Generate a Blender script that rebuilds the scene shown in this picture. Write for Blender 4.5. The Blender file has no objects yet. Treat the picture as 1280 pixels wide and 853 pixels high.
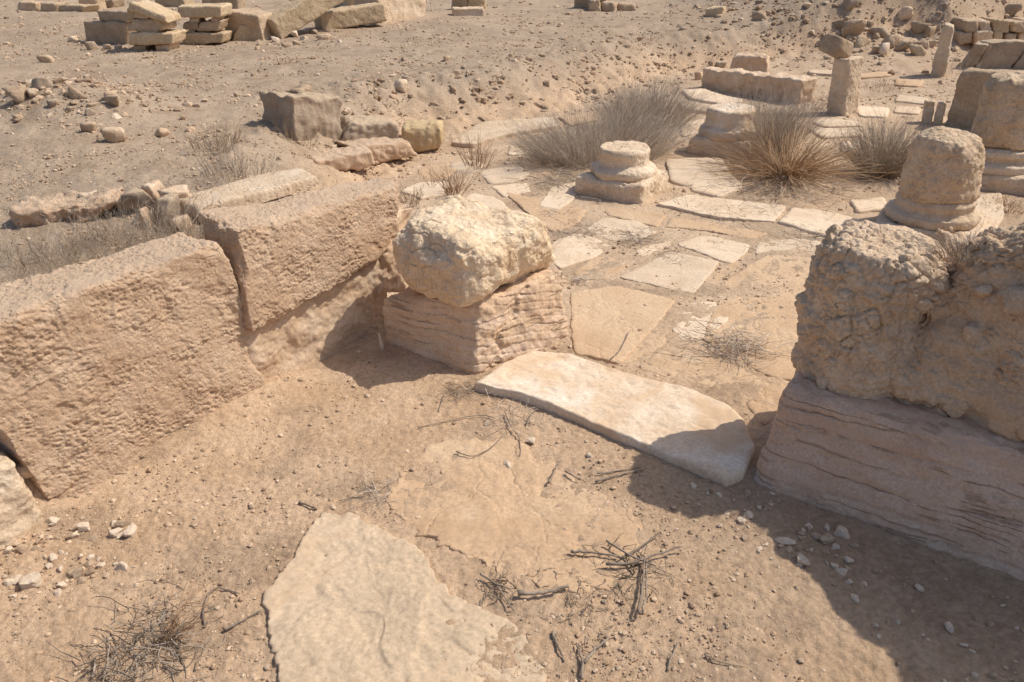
import bpy, bmesh, math, random
import numpy as np
from mathutils import Matrix, Vector, Euler

# ------------------------------------------------------------------ camera, light, exposure
SC = bpy.context.scene
COL = SC.collection
F, PITCH, ROLL, HC = 950.0, math.radians(28), math.radians(1.5), 1.7
_fw = np.array([0, math.cos(PITCH), -math.sin(PITCH)]); _up0 = np.array([0, math.sin(PITCH), math.cos(PITCH)]); _rt0 = np.array([1.0, 0, 0])
_c, _s = math.cos(ROLL), math.sin(ROLL)
_rt = _c*_rt0 - _s*_up0; _up = _s*_rt0 + _c*_up0
cam = bpy.data.cameras.new('camera'); cam.sensor_width = 36; cam.lens = F/1280*36; cam.clip_start = 0.02; cam.clip_end = 2000
camo = bpy.data.objects.new('camera', cam); COL.objects.link(camo)
M = Matrix.Identity(4)
for i in range(3):
    M[i][0] = _rt[i]; M[i][1] = _up[i]; M[i][2] = -_fw[i]
M[2][3] = HC
camo.matrix_world = M
SC.camera = camo

SUN_AZ, SUN_EL = math.radians(14), math.radians(51)      # azimuth measured from +X towards +Y
W = bpy.data.worlds.new('World'); SC.world = W; W.use_nodes = True
nt = W.node_tree; nt.nodes.clear()
sky = nt.nodes.new('ShaderNodeTexSky'); sky.sky_type = 'NISHITA'; sky.sun_disc = False
sky.sun_elevation = SUN_EL; sky.sun_rotation = math.pi/2 - SUN_AZ
sky.dust_density = 2.5; sky.air_density = 1.0
bg = nt.nodes.new('ShaderNodeBackground'); bg.inputs['Strength'].default_value = 0.085
wo = nt.nodes.new('ShaderNodeOutputWorld')
nt.links.new(sky.outputs[0], bg.inputs[0]); nt.links.new(bg.outputs[0], wo.inputs[0])
sl = bpy.data.lights.new('sun', 'SUN'); sl.energy = 2.7; sl.angle = math.radians(0.5); sl.color = (1.0, 0.935, 0.81)
so = bpy.data.objects.new('sun', sl); COL.objects.link(so)
_sd = Vector((math.cos(SUN_EL)*math.cos(SUN_AZ), math.cos(SUN_EL)*math.sin(SUN_AZ), math.sin(SUN_EL)))
so.rotation_euler = _sd.to_track_quat('Z', 'Y').to_euler()
so.location = (8, 4, 12)
vs = SC.view_settings
vs.view_transform = 'Standard'; vs.look = 'None'; vs.gamma = 1.0; vs.exposure = 0.55; vs.use_curve_mapping = False

# ------------------------------------------------------------------ numpy noise
_r = np.random.RandomState(7)
_PERM = np.concatenate([_r.permutation(256)]*2)
_g = _r.normal(size=(256, 3)); _GR = _g/np.linalg.norm(_g, axis=1)[:, None]
_CP = _r.uniform(0, 1, size=(256, 3))

def _hash(i, j, k, seed):
    a = _PERM[(i+seed*37) & 255]; a = _PERM[(a+j) & 255]; return _PERM[(a+k) & 255]

def perlin(p, seed=0):
    p = np.asarray(p, float); i0 = np.floor(p).astype(int); f = p-i0
    u = f*f*f*(f*(f*6-15)+10)
    out = 0
    for dx in (0, 1):
        wx = u[:, 0] if dx else 1-u[:, 0]
        for dy in (0, 1):
            wy = u[:, 1] if dy else 1-u[:, 1]
            for dz in (0, 1):
                wz = u[:, 2] if dz else 1-u[:, 2]
                g = _GR[_hash(i0[:, 0]+dx, i0[:, 1]+dy, i0[:, 2]+dz, seed)]
                d = g[:, 0]*(f[:, 0]-dx)+g[:, 1]*(f[:, 1]-dy)+g[:, 2]*(f[:, 2]-dz)
                out = out + wx*wy*wz*d
    return out*1.6

def fbm(p, octv=4, seed=0, gain=.5):
    o = 0; a = 1.0; q = np.asarray(p, float)
    for k in range(octv):
        o = o + a*perlin(q, seed+k); a *= gain; q = q*2.03+11.7
    return o

def worley(p, seed=0):
    p = np.asarray(p, float); i0 = np.floor(p).astype(int)
    f1 = np.full(len(p), 9.0); f2 = np.full(len(p), 9.0); cid = np.zeros(len(p))
    for dx in (-1, 0, 1):
        for dy in (-1, 0, 1):
            for dz in (-1, 0, 1):
                h = _hash(i0[:, 0]+dx, i0[:, 1]+dy, i0[:, 2]+dz, seed)
                c = _CP[h]
                d = np.sqrt(((i0+[dx, dy, dz]+c-p)**2).sum(1))
                m = d < f1
                f2 = np.where(m, f1, np.minimum(f2, d)); cid = np.where(m, h/255., cid); f1 = np.where(m, d, f1)
    return f1, f2, cid

def sst(a, b, x):
    t = np.clip((x-a)/(b-a), 0, 1); return t*t*(3-2*t)

def P3(x, y, z=0):
    return np.stack([x, y, np.zeros_like(x)+z], 1)

# ------------------------------------------------------------------ pixel of the photograph (1280 x 853) -> point in the place
def ray(px, py):
    u = (px-640)/F; v = -(py-426.5)/F
    return u*_rt + v*_up + _fw

def at(px, py, z=0.0):
    d = ray(px, py); t = (z-HC)/d[2]
    return np.array([d[0]*t, d[1]*t, z])

def zat(px, py, Y):
    d = ray(px, py); t = Y/d[1]
    return np.array([d[0]*t, Y, HC+d[2]*t])

def onplane(px, py, a, b):
    """the pixel's point on the vertical plane through a and b"""
    d = ray(px, py); n = np.array([-(b[1]-a[1]), b[0]-a[0]])
    t = (a[0]*n[0]+a[1]*n[1])/(d[0]*n[0]+d[1]*n[1])
    q = d*t; q[2] += HC
    return q

# ------------------------------------------------------------------ terrain heights
_B = [(-3.6, -3), (-2.75, .6), (-1.50, 2.55), (-.85, 3.45)] + [tuple(at(*p)[:2]) for p in
      [(490, 225), (560, 172), (700, 146), (866, 92), (985, 80), (1060, 76), (1130, 70), (1200, 76)]] + [(9.5, 13.5), (30, 16)]
_B = np.array(_B)

def sdist(x, y):
    best = np.full(x.shape, 1e9); sgn = np.ones(x.shape)
    for (ax, ay), (bx, by) in zip(_B[:-1], _B[1:]):
        ex, ey = bx-ax, by-ay
        t = np.clip(((x-ax)*ex+(y-ay)*ey)/(ex*ex+ey*ey), 0, 1)
        d = np.hypot(x-ax-t*ex, y-ay-t*ey)
        s = np.sign(ex*(y-ay)-ey*(x-ax))
        m = d < best-1e-9
        best = np.where(m, d, best); sgn = np.where(m, s, sgn)
    return best*sgn

def height(x, y, raw=False):
    x = np.asarray(x, float); y = np.asarray(y, float)
    d = sdist(x, y)
    near = 1-sst(3.2, 5.5, y)
    w = .22*near + 1.05*(1-near)
    top = .30*near + .42*(1-near)
    top = top + .55*sst(3.2, 6.5, x)*sst(9, 14, y)
    h = top*sst(0, 1, d/w)
    h = h + .012*np.maximum(d-w, 0)*sst(0, 1, d-w)
    # hillside that closes the view, and low hills far away
    r = np.hypot(x, y)
    h = h + 1.6*sst(16, 60, r)*(.4+.6*sst(-10, 25, x)) + .5*sst(3, 7, x)*sst(10.5, 17, y)
    h = h + 14*sst(70, 240, r)*(.5+.5*np.sin(np.arctan2(x, y)*5.0+1.0))
    # sand drifted against the foot of the near wall
    n = np.array([.81, -.59])
    q = (x+1.05)*n[0]+(y-2.76)*n[1]; al = (x+1.05)*.59+(y-2.76)*.81
    h = h + .055*np.exp(-np.maximum(q, 0)/.16)*sst(-.9, -.2, al)*(1-sst(.0, .35, al))*(q > -.3)
    h = h + .03*np.exp(-((x+.62)**2+(y-3.05)**2)/.05)
    pl = sst(0, .5, d)
    sh = x.shape
    p = P3(x.ravel(), y.ravel())
    h = h + ((.035*pl*sst(3, 9, y)+.010)*fbm(p*.55, 3, 3).reshape(sh))
    # debris heap on the plateau
    for (hx, hy, hr, ha) in HEAPS:
        h = h + ha*np.exp(-((x-hx)**2+(y-hy)**2)/hr**2)
    return h

HEAPS = []
def gz(x, y):
    return float(height(np.array([x]), np.array([y]))[0])

def atg(px, py):
    d = ray(px, py)
    ts = np.geomspace(.8, 400, 500)
    zz = HC+d[2]*ts-height(d[0]*ts, d[1]*ts)
    k = np.argmax(zz < 0) if (zz < 0).any() else len(ts)-1
    a, b = ts[max(k-1, 0)], ts[k]
    for _ in range(14):
        m = (a+b)/2
        if HC+d[2]*m-gz(d[0]*m, d[1]*m) < 0: b = m
        else: a = m
    return np.array([d[0]*b, d[1]*b, HC+d[2]*b])

for hp in [(-9999, 0, .11, .22), (75, 128, .55, .16), (125, 140, .55, .17), (30, 125, .4, .07), (1090, 52, 1.2, .22)]:
    q = atg(hp[0], hp[1]) if hp[0] > -999 else (-1.71, 2.10); HEAPS.append((q[0], q[1], hp[2], hp[3]))

# ------------------------------------------------------------------ materials
def ramp(nodes, stops):
    r = nodes.new('ShaderNodeValToRGB'); e = r.color_ramp.elements
    while len(e) < len(stops): e.new(.5)
    for el, (p, c) in zip(e, stops): el.position = p; el.color = (*c, 1) if len(c) == 3 else c
    return r

def stone_mat(name, cols, scale=6.0, bump=(70, .5, .006), crack=None, dust=None, vary=.12, stain=None, strata=None, rough=.93, veins=None, pits=None):
    """cols: three colours of the stone, mixed by noise; dust: a colour that settles on faces that look up"""
    m = bpy.data.materials.new(name); m.use_nodes = True; t = m.node_tree; N = t.nodes; L = t.links; N.clear()
    out = N.new('ShaderNodeOutputMaterial'); b = N.new('ShaderNodeBsdfPrincipled')
    b.inputs['Roughness'].default_value = rough; b.inputs['Specular IOR Level'].default_value = .12
    L.new(b.outputs[0], out.inputs[0])
    tc = N.new('ShaderNodeTexCoord'); oi = N.new('ShaderNodeObjectInfo')
    sc = N.new('ShaderNodeVectorMath'); sc.operation = 'SCALE'; sc.inputs[0].default_value = (37, 53, 29); L.new(oi.outputs['Random'], sc.inputs['Scale'])
    ad = N.new('ShaderNodeVectorMath'); ad.operation = 'ADD'; L.new(tc.outputs['Object'], ad.inputs[0]); L.new(sc.outputs[0], ad.inputs[1])
    V = ad.outputs[0]
    def noise(s, det=6, rg=.55, dist=0, vec=None):
        n = N.new('ShaderNodeTexNoise'); n.inputs['Scale'].default_value = s; n.inputs['Detail'].default_value = det
        n.inputs['Roughness'].default_value = rg; n.inputs['Distortion'].default_value = dist
        L.new(vec or V, n.inputs['Vector']); return n
    def mix(a, bb, fac, mode='MIX'):
        x = N.new('ShaderNodeMix'); x.data_type = 'RGBA'; x.blend_type = mode
        for sock, val in ((x.inputs[0], fac), (x.inputs[6], a), (x.inputs[7], bb)):
            if isinstance(val, (int, float)): sock.default_value = val
            elif isinstance(val, tuple): sock.default_value = (*val, 1)
            else: L.new(val, sock)
        return x.outputs[2]
    def rng(sock, a, bb, c=0., d=1.):
        x = N.new('ShaderNodeMapRange'); x.interpolation_type = 'SMOOTHSTEP'
        for i, val in enumerate((a, bb, c, d)): x.inputs[i+1].default_value = val
        L.new(sock, x.inputs[0]); return x.outputs[0]
    n1 = noise(scale, 8, .6, .6)
    r = ramp(N, [(.28, cols[0]), (.5, cols[1]), (.72, cols[2])]); L.new(n1.outputs[0], r.inputs[0])
    c = r.outputs[0]
    n2 = noise(scale*.3, 4, .5, .3)
    c = mix(c, cols[2], rng(n2.outputs[0], .5, .72, 0, .6))
    n3 = noise(bump[0]*1.3, 5, .7)
    c = mix(c, mix((0.80, .785, .765), (1.14, 1.145, 1.15), rng(n3.outputs[0], .25, .75)), 1.0, 'MULTIPLY')
    if stain:
        n4 = noise(stain[1], 7, .65, .8); c = mix(c, stain[0], rng(n4.outputs[0], .5, .68, 0, stain[2]))
    hsum = None
    if strata:
        mp = N.new('ShaderNodeMapping'); mp.inputs['Scale'].default_value = (2, 2, strata[0]); L.new(V, mp.inputs[0])
        ns = noise(1.0, 4, .55, .25, mp.outputs[0])
        c = mix(c, strata[1], rng(ns.outputs[0], .5, .66, 0, .7)); hsum = ns.outputs[0]
    if veins:
        mv = N.new('ShaderNodeMapping'); mv.inputs['Scale'].default_value = veins[0]; mv.inputs['Rotation'].default_value = veins[1]; L.new(V, mv.inputs[0])
        nv = noise(1.0, 6, .50, .12, mv.outputs[0]); vsum = None
        for lv in (.38, .5, .61):
            sb = N.new('ShaderNodeMath'); sb.operation = 'SUBTRACT'; sb.inputs[1].default_value = lv; L.new(nv.outputs[0], sb.inputs[0])
            ab = N.new('ShaderNodeMath'); ab.operation = 'ABSOLUTE'; L.new(sb.outputs[0], ab.inputs[0])
            o_ = rng(ab.outputs[0], 0, veins[2], 1, 0)
            if vsum is None: vsum = o_
            else:
                mx = N.new('ShaderNodeMath'); mx.operation = 'MAXIMUM'; L.new(vsum, mx.inputs[0]); L.new(o_, mx.inputs[1]); vsum = mx.outputs[0]
        brk = rng(noise(9, 3).outputs[0], .42, .55)
        mm = N.new('ShaderNodeMath'); mm.operation = 'MULTIPLY'; L.new(vsum, mm.inputs[0]); L.new(brk, mm.inputs[1]); vsum = mm.outputs[0]
        m2 = N.new('ShaderNodeMath'); m2.operation = 'MULTIPLY'; m2.inputs[1].default_value = .32; L.new(vsum, m2.inputs[0])
        c = mix(c, (.26, .17, .115), m2.outputs[0])
    if dust:
        gm = N.new('ShaderNodeNewGeometry'); sx = N.new('ShaderNodeSeparateXYZ'); L.new(gm.outputs['Normal'], sx.inputs[0])
        c = mix(c, dust[0], rng(sx.outputs[2], .55, .9, 0, dust[1]))
    # per-object variation
    vv = N.new('ShaderNodeMapRange'); vv.inputs[3].default_value = 1-vary; vv.inputs[4].default_value = 1+vary; L.new(oi.outputs['Random'], vv.inputs[0])
    hs = N.new('ShaderNodeHueSaturation'); L.new(c, hs.inputs['Color']); L.new(vv.outputs[0], hs.inputs['Value'])
    L.new(hs.outputs[0], b.inputs['Base Color'])
    bn = noise(bump[0], 8, .68)
    bp = N.new('ShaderNodeBump'); bp.inputs['Strength'].default_value = bump[1]; bp.inputs['Distance'].default_value = bump[2]
    L.new(bn.outputs[0], bp.inputs['Height'])
    last = bp
    if veins:
        b3 = N.new('ShaderNodeBump'); b3.inputs['Strength'].default_value = .8; b3.inputs['Distance'].default_value = .008; b3.invert = True
        L.new(vsum, b3.inputs['Height']); L.new(bp.outputs[0], b3.inputs['Normal']); last = b3
    if crack:
        vo = N.new('ShaderNodeTexVoronoi'); vo.feature = 'DISTANCE_TO_EDGE'; vo.inputs['Scale'].default_value = crack[0]
        wn = noise(crack[0]*1.6, 4, .6); wa = N.new('ShaderNodeVectorMath'); wa.operation = 'MULTIPLY_ADD'
        wa.inputs[1].default_value = (crack[1],)*3; L.new(wn.outputs[1], wa.inputs[0]); L.new(V, wa.inputs[2]); L.new(wa.outputs[0], vo.inputs['Vector'])
        b2 = N.new('ShaderNodeBump'); b2.inputs['Strength'].default_value = crack[3]; b2.inputs['Distance'].default_value = crack[2]
        L.new(rng(vo.outputs[0], 0, .035), b2.inputs['Height']); L.new(bp.outputs[0], b2.inputs['Normal']); last = b2
    if pits:
        vp = N.new('ShaderNodeTexVoronoi'); vp.inputs['Scale'].default_value = pits[0]; wq = N.new('ShaderNodeVectorMath'); wq.operation = 'MULTIPLY_ADD'
        wq.inputs[1].default_value = (.02,)*3; L.new(noise(pits[0]*.7, 4, .6).outputs[1], wq.inputs[0]); L.new(V, wq.inputs[2]); L.new(wq.outputs[0], vp.inputs['Vector'])
        mk = rng(noise(pits[0]*.22, 3).outputs[0], .40, .58); hv = rng(vp.outputs['Distance'], .08, .5)
        pm = N.new('ShaderNodeMath'); pm.operation = 'MULTIPLY_ADD'; inv = N.new('ShaderNodeMath'); inv.operation = 'SUBTRACT'; inv.inputs[0].default_value = 1; L.new(mk, inv.inputs[1])
        L.new(hv, pm.inputs[0]); L.new(mk, pm.inputs[1]); L.new(inv.outputs[0], pm.inputs[2])
        b4 = N.new('ShaderNodeBump'); b4.inputs['Strength'].default_value = pits[1]; b4.inputs['Distance'].default_value = pits[2]
        L.new(pm.outputs[0], b4.inputs['Height']); L.new(last.outputs[0], b4.inputs['Normal']); last = b4
    L.new(last.outputs[0], b.inputs['Normal'])
    return m

MT = {}
MT['sandstone'] = stone_mat('pitted sandstone', [(.49, .33, .22), (.57, .40, .275), (.64, .475, .34)], 7, (100, .85, .008), dust=((.52, .395, .29), .6), vary=.04, stain=((.63, .465, .335), 3.5, .55), pits=(62, .7, .006))
MT['wall_core'] = stone_mat('crumbly wall core', [(.52, .36, .24), (.62, .455, .32), (.70, .56, .43)], 9, (80, .6, .006), vary=.03)
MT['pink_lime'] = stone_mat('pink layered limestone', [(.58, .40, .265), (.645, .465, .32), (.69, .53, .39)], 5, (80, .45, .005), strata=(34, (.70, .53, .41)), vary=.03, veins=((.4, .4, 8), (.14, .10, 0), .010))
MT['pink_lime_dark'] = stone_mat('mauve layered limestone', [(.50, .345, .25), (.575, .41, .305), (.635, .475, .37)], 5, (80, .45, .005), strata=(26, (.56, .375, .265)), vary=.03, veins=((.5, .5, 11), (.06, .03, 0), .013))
MT['cap'] = stone_mat('cream rough limestone', [(.63, .46, .30), (.71, .545, .38), (.77, .635, .48)], 8, (70, .7, .006), crack=(9, .10, .004, .5), vary=.03, pits=(48, .4, .006))
MT['drum'] = stone_mat('weathered column drum', [(.50, .36, .24), (.585, .435, .30), (.66, .52, .385)], 7, (60, .8, .010), crack=(7, .12, .006, .6), vary=.05, pits=(30, .6, .010))
MT['rough'] = stone_mat('weathered conglomerate', [(.54, .385, .26), (.62, .465, .33), (.69, .545, .41)], 10, (85, .75, .007), pits=(70, .45, .005), stain=((.42, .335, .265), 9, .5), vary=.03)
MT['lump'] = stone_mat('earthy rubble core', [(.52, .355, .235), (.60, .435, .30), (.66, .51, .375)], 6, (85, .75, .008), vary=.03, pits=(60, .45, .006))
MT['lime'] = stone_mat('pale limestone', [(.55, .405, .275), (.64, .49, .35), (.72, .59, .455)], 6, (60, .8, .010), vary=.06, pits=(30, .6, .010))
MT['white_lime'] = stone_mat('whitish limestone slab', [(.62, .455, .315), (.70, .55, .41), (.79, .70, .60)], 4, (60, .4, .004), stain=((.60, .42, .27), 2.4, .9), vary=.04)
MT['flag'] = stone_mat('dusty flagstone', [(.60, .45, .315), (.67, .525, .385), (.72, .585, .45)], 3.5, (60, .35, .004), crack=(3.3, .30, .003, .35), stain=((.56, .405, .28), 4.5, .6), vary=.08)
MT['flag_tan'] = stone_mat('tan flagstone', [(.48, .325, .205), (.555, .385, .25), (.60, .45, .31)], 3.0, (60, .35, .004), crack=(2.6, .30, .004, .5), stain=((.46, .30, .18), 2.5, .5), vary=.05)
MT['flag_grey'] = stone_mat('grey tinged flagstone', [(.50, .38, .27), (.57, .435, .305), (.62, .48, .345)], 3.0, (55, .5, .005), crack=(2.2, .35, .003, .25), stain=((.57, .41, .27), 3, .7), vary=.03)
MT['far_stone'] = stone_mat('far ashlar', [(.42, .305, .205), (.50, .37, .255), (.57, .44, .32)], 5, (30, .8, .03), vary=.14)
MT['far_yellow'] = stone_mat('yellow limestone', [(.48, .35, .22), (.56, .42, .275), (.62, .49, .345)], 5, (30, .8, .03), vary=.10)
MT['ochre'] = stone_mat('ochre stone', [(.46, .33, .19), (.54, .40, .235), (.59, .46, .30)], 5, (50, .6, .008), vary=.06)
MT['grey_rock'] = stone_mat('grey brown boulder', [(.30, .23, .17), (.39, .30, .225), (.47, .365, .275)], 7, (50, .8, .01), dust=((.47, .36, .25), .8), vary=.06)
MT['rubble'] = stone_mat('loose stone', [(.44, .30, .195), (.55, .40, .275), (.66, .53, .40)], 3, (20, .5, .05), vary=.22)
MT['pale_rubble'] = stone_mat('pale loose stone', [(.62, .47, .34), (.70, .56, .43), (.78, .68, .56)], 3, (20, .4, .05), vary=.08)

def soil_mat():
    m = bpy.data.materials.new('dusty soil'); m.use_nodes = True; t = m.node_tree; N = t.nodes; L = t.links; N.clear()
    out = N.new('ShaderNodeOutputMaterial'); b = N.new('ShaderNodeBsdfPrincipled'); L.new(b.outputs[0], out.inputs[0])
    b.inputs['Roughness'].default_value = .96; b.inputs['Specular IOR Level'].default_value = .08
    tc = N.new('ShaderNodeTexCoord'); V = tc.outputs['Object']
    def noise(s, det=6, rg=.55):
        n = N.new('ShaderNodeTexNoise'); n.inputs['Scale'].default_value = s; n.inputs['Detail'].default_value = det; n.inputs['Roughness'].default_value = rg
        L.new(V, n.inputs['Vector']); return n.outputs[0]
    def mix(a, bb, fac, mode='MIX'):
        x = N.new('ShaderNodeMix'); x.data_type = 'RGBA'; x.blend_type = mode
        for sock, val in ((x.inputs[0], fac), (x.inputs[6], a), (x.inputs[7], bb)):
            if isinstance(val, (int, float)): sock.default_value = val
            elif isinstance(val, tuple): sock.default_value = (*val, 1)
            else: L.new(val, sock)
        return x.outputs[2]
    def rng(sock, a, bb, c=0., d=1.):
        x = N.new('ShaderNodeMapRange'); x.interpolation_type = 'SMOOTHSTEP'
        for i, val in enumerate((a, bb, c, d)): x.inputs[i+1].default_value = val
        L.new(sock, x.inputs[0]); return x.outputs[0]
    at_ = N.new('ShaderNodeAttribute'); at_.attribute_name = 'soil'; sp = N.new('ShaderNodeSeparateColor'); L.new(at_.outputs['Color'], sp.inputs[0])
    sand = mix((.52, .36, .235), (.60, .43, .295), rng(noise(3.0, 6), .35, .65))
    grey = mix((.33, .255, .19), (.41, .32, .24), rng(noise(1.3, 6), .35, .65))
    grey = mix(grey, (.46, .35, .255), rng(noise(.45, 5), .5, .7, 0, .6))
    dirt = mix((.27, .19, .13), (.37, .27, .19), rng(noise(9, 6), .35, .65))
    sand = mix(sand, mix((.53, .385, .265), (.62, .465, .33), rng(noise(2.2, 6), .35, .65)), sp.outputs[2])
    c = mix(sand, grey, sp.outputs[0])
    c = mix(c, dirt, sp.outputs[1])
    c = mix(c, mix((.80, .79, .77), (1.15, 1.15, 1.16), rng(noise(55, 6, .7), .3, .7)), 1.0, 'MULTIPLY')
    c = mix(c, (.62, .50, .38), rng(noise(140, 3, .6), .66, .76, 0, .7))
    c = mix(c, (.25, .18, .13), rng(noise(170, 3, .6), .68, .78, 0, .6))
    L.new(c, b.inputs['Base Color'])
    b1 = N.new('ShaderNodeBump'); b1.inputs['Strength'].default_value = .8; b1.inputs['Distance'].default_value = .018; L.new(noise(45, 9, .72), b1.inputs['Height'])
    L.new(b1.outputs[0], b.inputs['Normal'])
    return m
MT['soil'] = soil_mat()

def plant_mat(name, rough=.85):
    m = bpy.data.materials.new(name); m.use_nodes = True; b = m.node_tree.nodes['Principled BSDF']
    b.inputs['Roughness'].default_value = rough; b.inputs['Specular IOR Level'].default_value = .15
    a = m.node_tree.nodes.new('ShaderNodeAttribute'); a.attribute_name = 'tint'
    m.node_tree.links.new(a.outputs['Color'], b.inputs['Base Color'])
    return m
MT['plant'] = plant_mat('dry plant stems')
MT['stick'] = stone_mat('weathered stick', [(.17, .135, .105), (.26, .205, .16), (.36, .295, .24)], 40, (150, .6, .002), vary=.2)

# ------------------------------------------------------------------ mesh helpers
def mesh(name, v, f, smooth=True, tint=None):
    me = bpy.data.meshes.new(name)
    v = np.asarray(v, np.float32)
    if isinstance(f, np.ndarray): groups = [f]
    elif len(f) and isinstance(f[0], np.ndarray): groups = f
    else: groups = None
    if groups is None:
        me.from_pydata(v.tolist(), [], f)
    else:
        me.vertices.add(len(v)); me.vertices.foreach_set('co', v.ravel())
        tot = sum(len(g)*g.shape[1] for g in groups); nf = sum(len(g) for g in groups)
        me.loops.add(tot); me.polygons.add(nf)
        me.loops.foreach_set('vertex_index', np.concatenate([g.ravel() for g in groups]).astype(np.int32))
        lt = np.concatenate([np.full(len(g), g.shape[1]) for g in groups]); ls = np.concatenate([[0], np.cumsum(lt)[:-1]])
        me.polygons.foreach_set('loop_start', ls.astype(np.int32))
    me.update(calc_edges=True); me.validate()
    me.polygons.foreach_set('use_smooth', np.full(len(me.polygons), smooth))
    if tint is not None:
        a = me.color_attributes.new('tint', 'FLOAT_COLOR', 'POINT')
        a.data.foreach_set('color', np.concatenate([tint, np.ones((len(tint), 1))], 1).astype(np.float32).ravel())
    return me

def tag(o, label=None, cat=None, group=None, kind='thing'):
    if label: o['label'] = label
    if cat: o['category'] = cat
    if group: o['group'] = group
    if kind: o['kind'] = kind
    return o

def put(name, v, f, mat, parent=None, smooth=True, tint=None):
    """link one mesh object with its origin at its own base"""
    v = np.asarray(v, float)
    o0 = np.array([(v[:, 0].min()+v[:, 0].max())/2, (v[:, 1].min()+v[:, 1].max())/2, v[:, 2].min()])
    ob = bpy.data.objects.new(name, mesh(name, v-o0, f, smooth, tint)); COL.objects.link(ob)
    ob.data.materials.append(mat)
    if parent is not None:
        ob.parent = parent; ob.location = Vector(o0)-parent.location
    else:
        ob.location = o0
    return ob

def thing(name, label, cat, loc, group=None):
    o = bpy.data.objects.new(name, None); COL.objects.link(o); o.location = Vector(loc); o.empty_display_size = .1
    return tag(o, label, cat, group)

def vnormals(v, faces):
    n = np.zeros_like(v)
    for f in ([faces] if isinstance(faces, np.ndarray) else faces):
        if f.shape[1] == 4: fn = np.cross(v[f[:, 2]]-v[f[:, 0]], v[f[:, 3]]-v[f[:, 1]])
        else: fn = np.cross(v[f[:, 1]]-v[f[:, 0]], v[f[:, 2]]-v[f[:, 0]])
        for k in range(f.shape[1]):
            for a in range(3): n[:, a] += np.bincount(f[:, k], fn[:, a], len(v))
    return n/np.maximum(np.linalg.norm(n, axis=1), 1e-12)[:, None]

def box_grid(n):
    """surface grid of the cube [-1,1]^3, n = cells per axis"""
    vs_, fs_, off = [], [], 0
    for ax in range(3):
        a, b = [(1, 2), (2, 0), (0, 1)][ax]
        for sg in (-1, 1):
            ga, gb = np.meshgrid(np.linspace(-1, 1, n[a]+1), np.linspace(-1, 1, n[b]+1), indexing='ij')
            p = np.zeros(ga.shape+(3,)); p[..., ax] = sg; p[..., a] = ga; p[..., b] = gb
            idx = np.arange(ga.size).reshape(ga.shape)+off
            q = np.stack([idx[:-1, :-1], idx[1:, :-1], idx[1:, 1:], idx[:-1, 1:]], -1).reshape(-1, 4)
            if sg < 0: q = q[:, ::-1]
            vs_.append(p.reshape(-1, 3)); fs_.append(q); off += ga.size
    v = np.concatenate(vs_); f = np.concatenate(fs_)
    _, first, inv = np.unique(np.round(v*1e5).astype(np.int64), axis=0, return_index=True, return_inverse=True)
    return v[first], inv.reshape(-1)[f]

# ways a surface weathers: signed push along the normal, metres
def d_pitted(v, n, k):
    w = v+.02*np.stack([perlin(v*8, k+7), perlin(v*8+5, k+8), perlin(v*8+9, k+9)], 1)
    m = .3+.8*sst(-.35, .4, fbm(v*5, 3, k+4))
    a, _, ca = worley(w*[44, 44, 62], k+3)
    return .62*(m*(.0045*(np.abs(perlin(w*[38, 38, 60], k))*2.2-.5) + .0040*(np.abs(perlin(w*[80, 80, 105]+3, k+1))*2-.4) - .0055*sst(.2, .55, perlin(w*[32, 32, 54], k+5))
            - .007*(1-sst(.15, .5, a))*(ca > .55)) + .018*fbm(v*3.5, 4, k+2) + .0045*fbm(v*30, 4, k+6) - .010*sst(.30, .5, np.abs(perlin(v*[9, 9, 12], k+10)))*sst(0, .3, perlin(v*3, k+11)))
def d_rough(v, n, k):
    w = v+.018*np.stack([perlin(v*14, k+7), perlin(v*14+5, k+8), perlin(v*14+9, k+9)], 1)+.004*np.stack([perlin(v*60, k+7), perlin(v*60+5, k+8), perlin(v*60+9, k+9)], 1)
    a, a2, ca = worley(w*[15, 15, 19], k); b, b2, cb = worley(w*[33, 33, 42], k+1); c, c2, cc = worley(w*75, k+2)
    m = sst(-.3, .25, perlin(v*5, k+4))
    return (m*(.024*(ca-.45)*sst(0, .16, a2-a) + .010*(.5-a)) + (.4+.6*m)*(.013*(cb-.45)*sst(0, .16, b2-b)+.006*(.5-b)) + .004*(cc-.5)
            - .008*(1-sst(0, .10, a2-a))*m - .005*(1-sst(0, .10, b2-b)) + .026*fbm(v*4, 3, k+2) + .005*fbm(v*30, 3, k+5))
def d_cap(v, n, k):
    a, a2, ci = worley((v+.02*perlin(v*12, k)[:, None])*[9, 9, 13], k)
    b, b2, cb = worley((v+.01*perlin(v*30, k+1)[:, None])*[34, 34, 42], k+4)
    return (.020*fbm(v*5, 3, k+2) + .008*(ci-.5) - .009*(1-sst(0, .07, a2-a))*sst(0, .35, perlin(v*4, k+3)) + .006*fbm(v*22, 4, k+6)
            + .008*(.5-b)*(cb > .4)*sst(-.2, .2, perlin(v*7, k+8)))
def make_strata(th, amp, tilt=(0, 0)):
    def d(v, n, k):
        s = v[:, 2] + tilt[0]*v[:, 0]+tilt[1]*v[:, 1] + .018*fbm(v*3.2, 3, k) + .004*perlin(v*22, k+8)
        L = s/th; i = np.floor(L); fr = L-i
        hh = np.sin(i*12.9898+k)*43758.5453; hh = hh-np.floor(hh)
        side = 1-np.abs(n[:, 2])
        br = sst(-.35, .15, perlin(v*[5, 5, 5]+i[:, None]*3.1, k+3))
        return side*(amp*.55*(hh-.5)*sst(0, .12, np.minimum(fr, 1-fr)) - amp*1.1*np.exp(-(np.minimum(fr, 1-fr)/.055)**2)*br) + .014*fbm(v*5, 3, k+1) + .005*fbm(v*26, 4, k+2)
    return d
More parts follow.
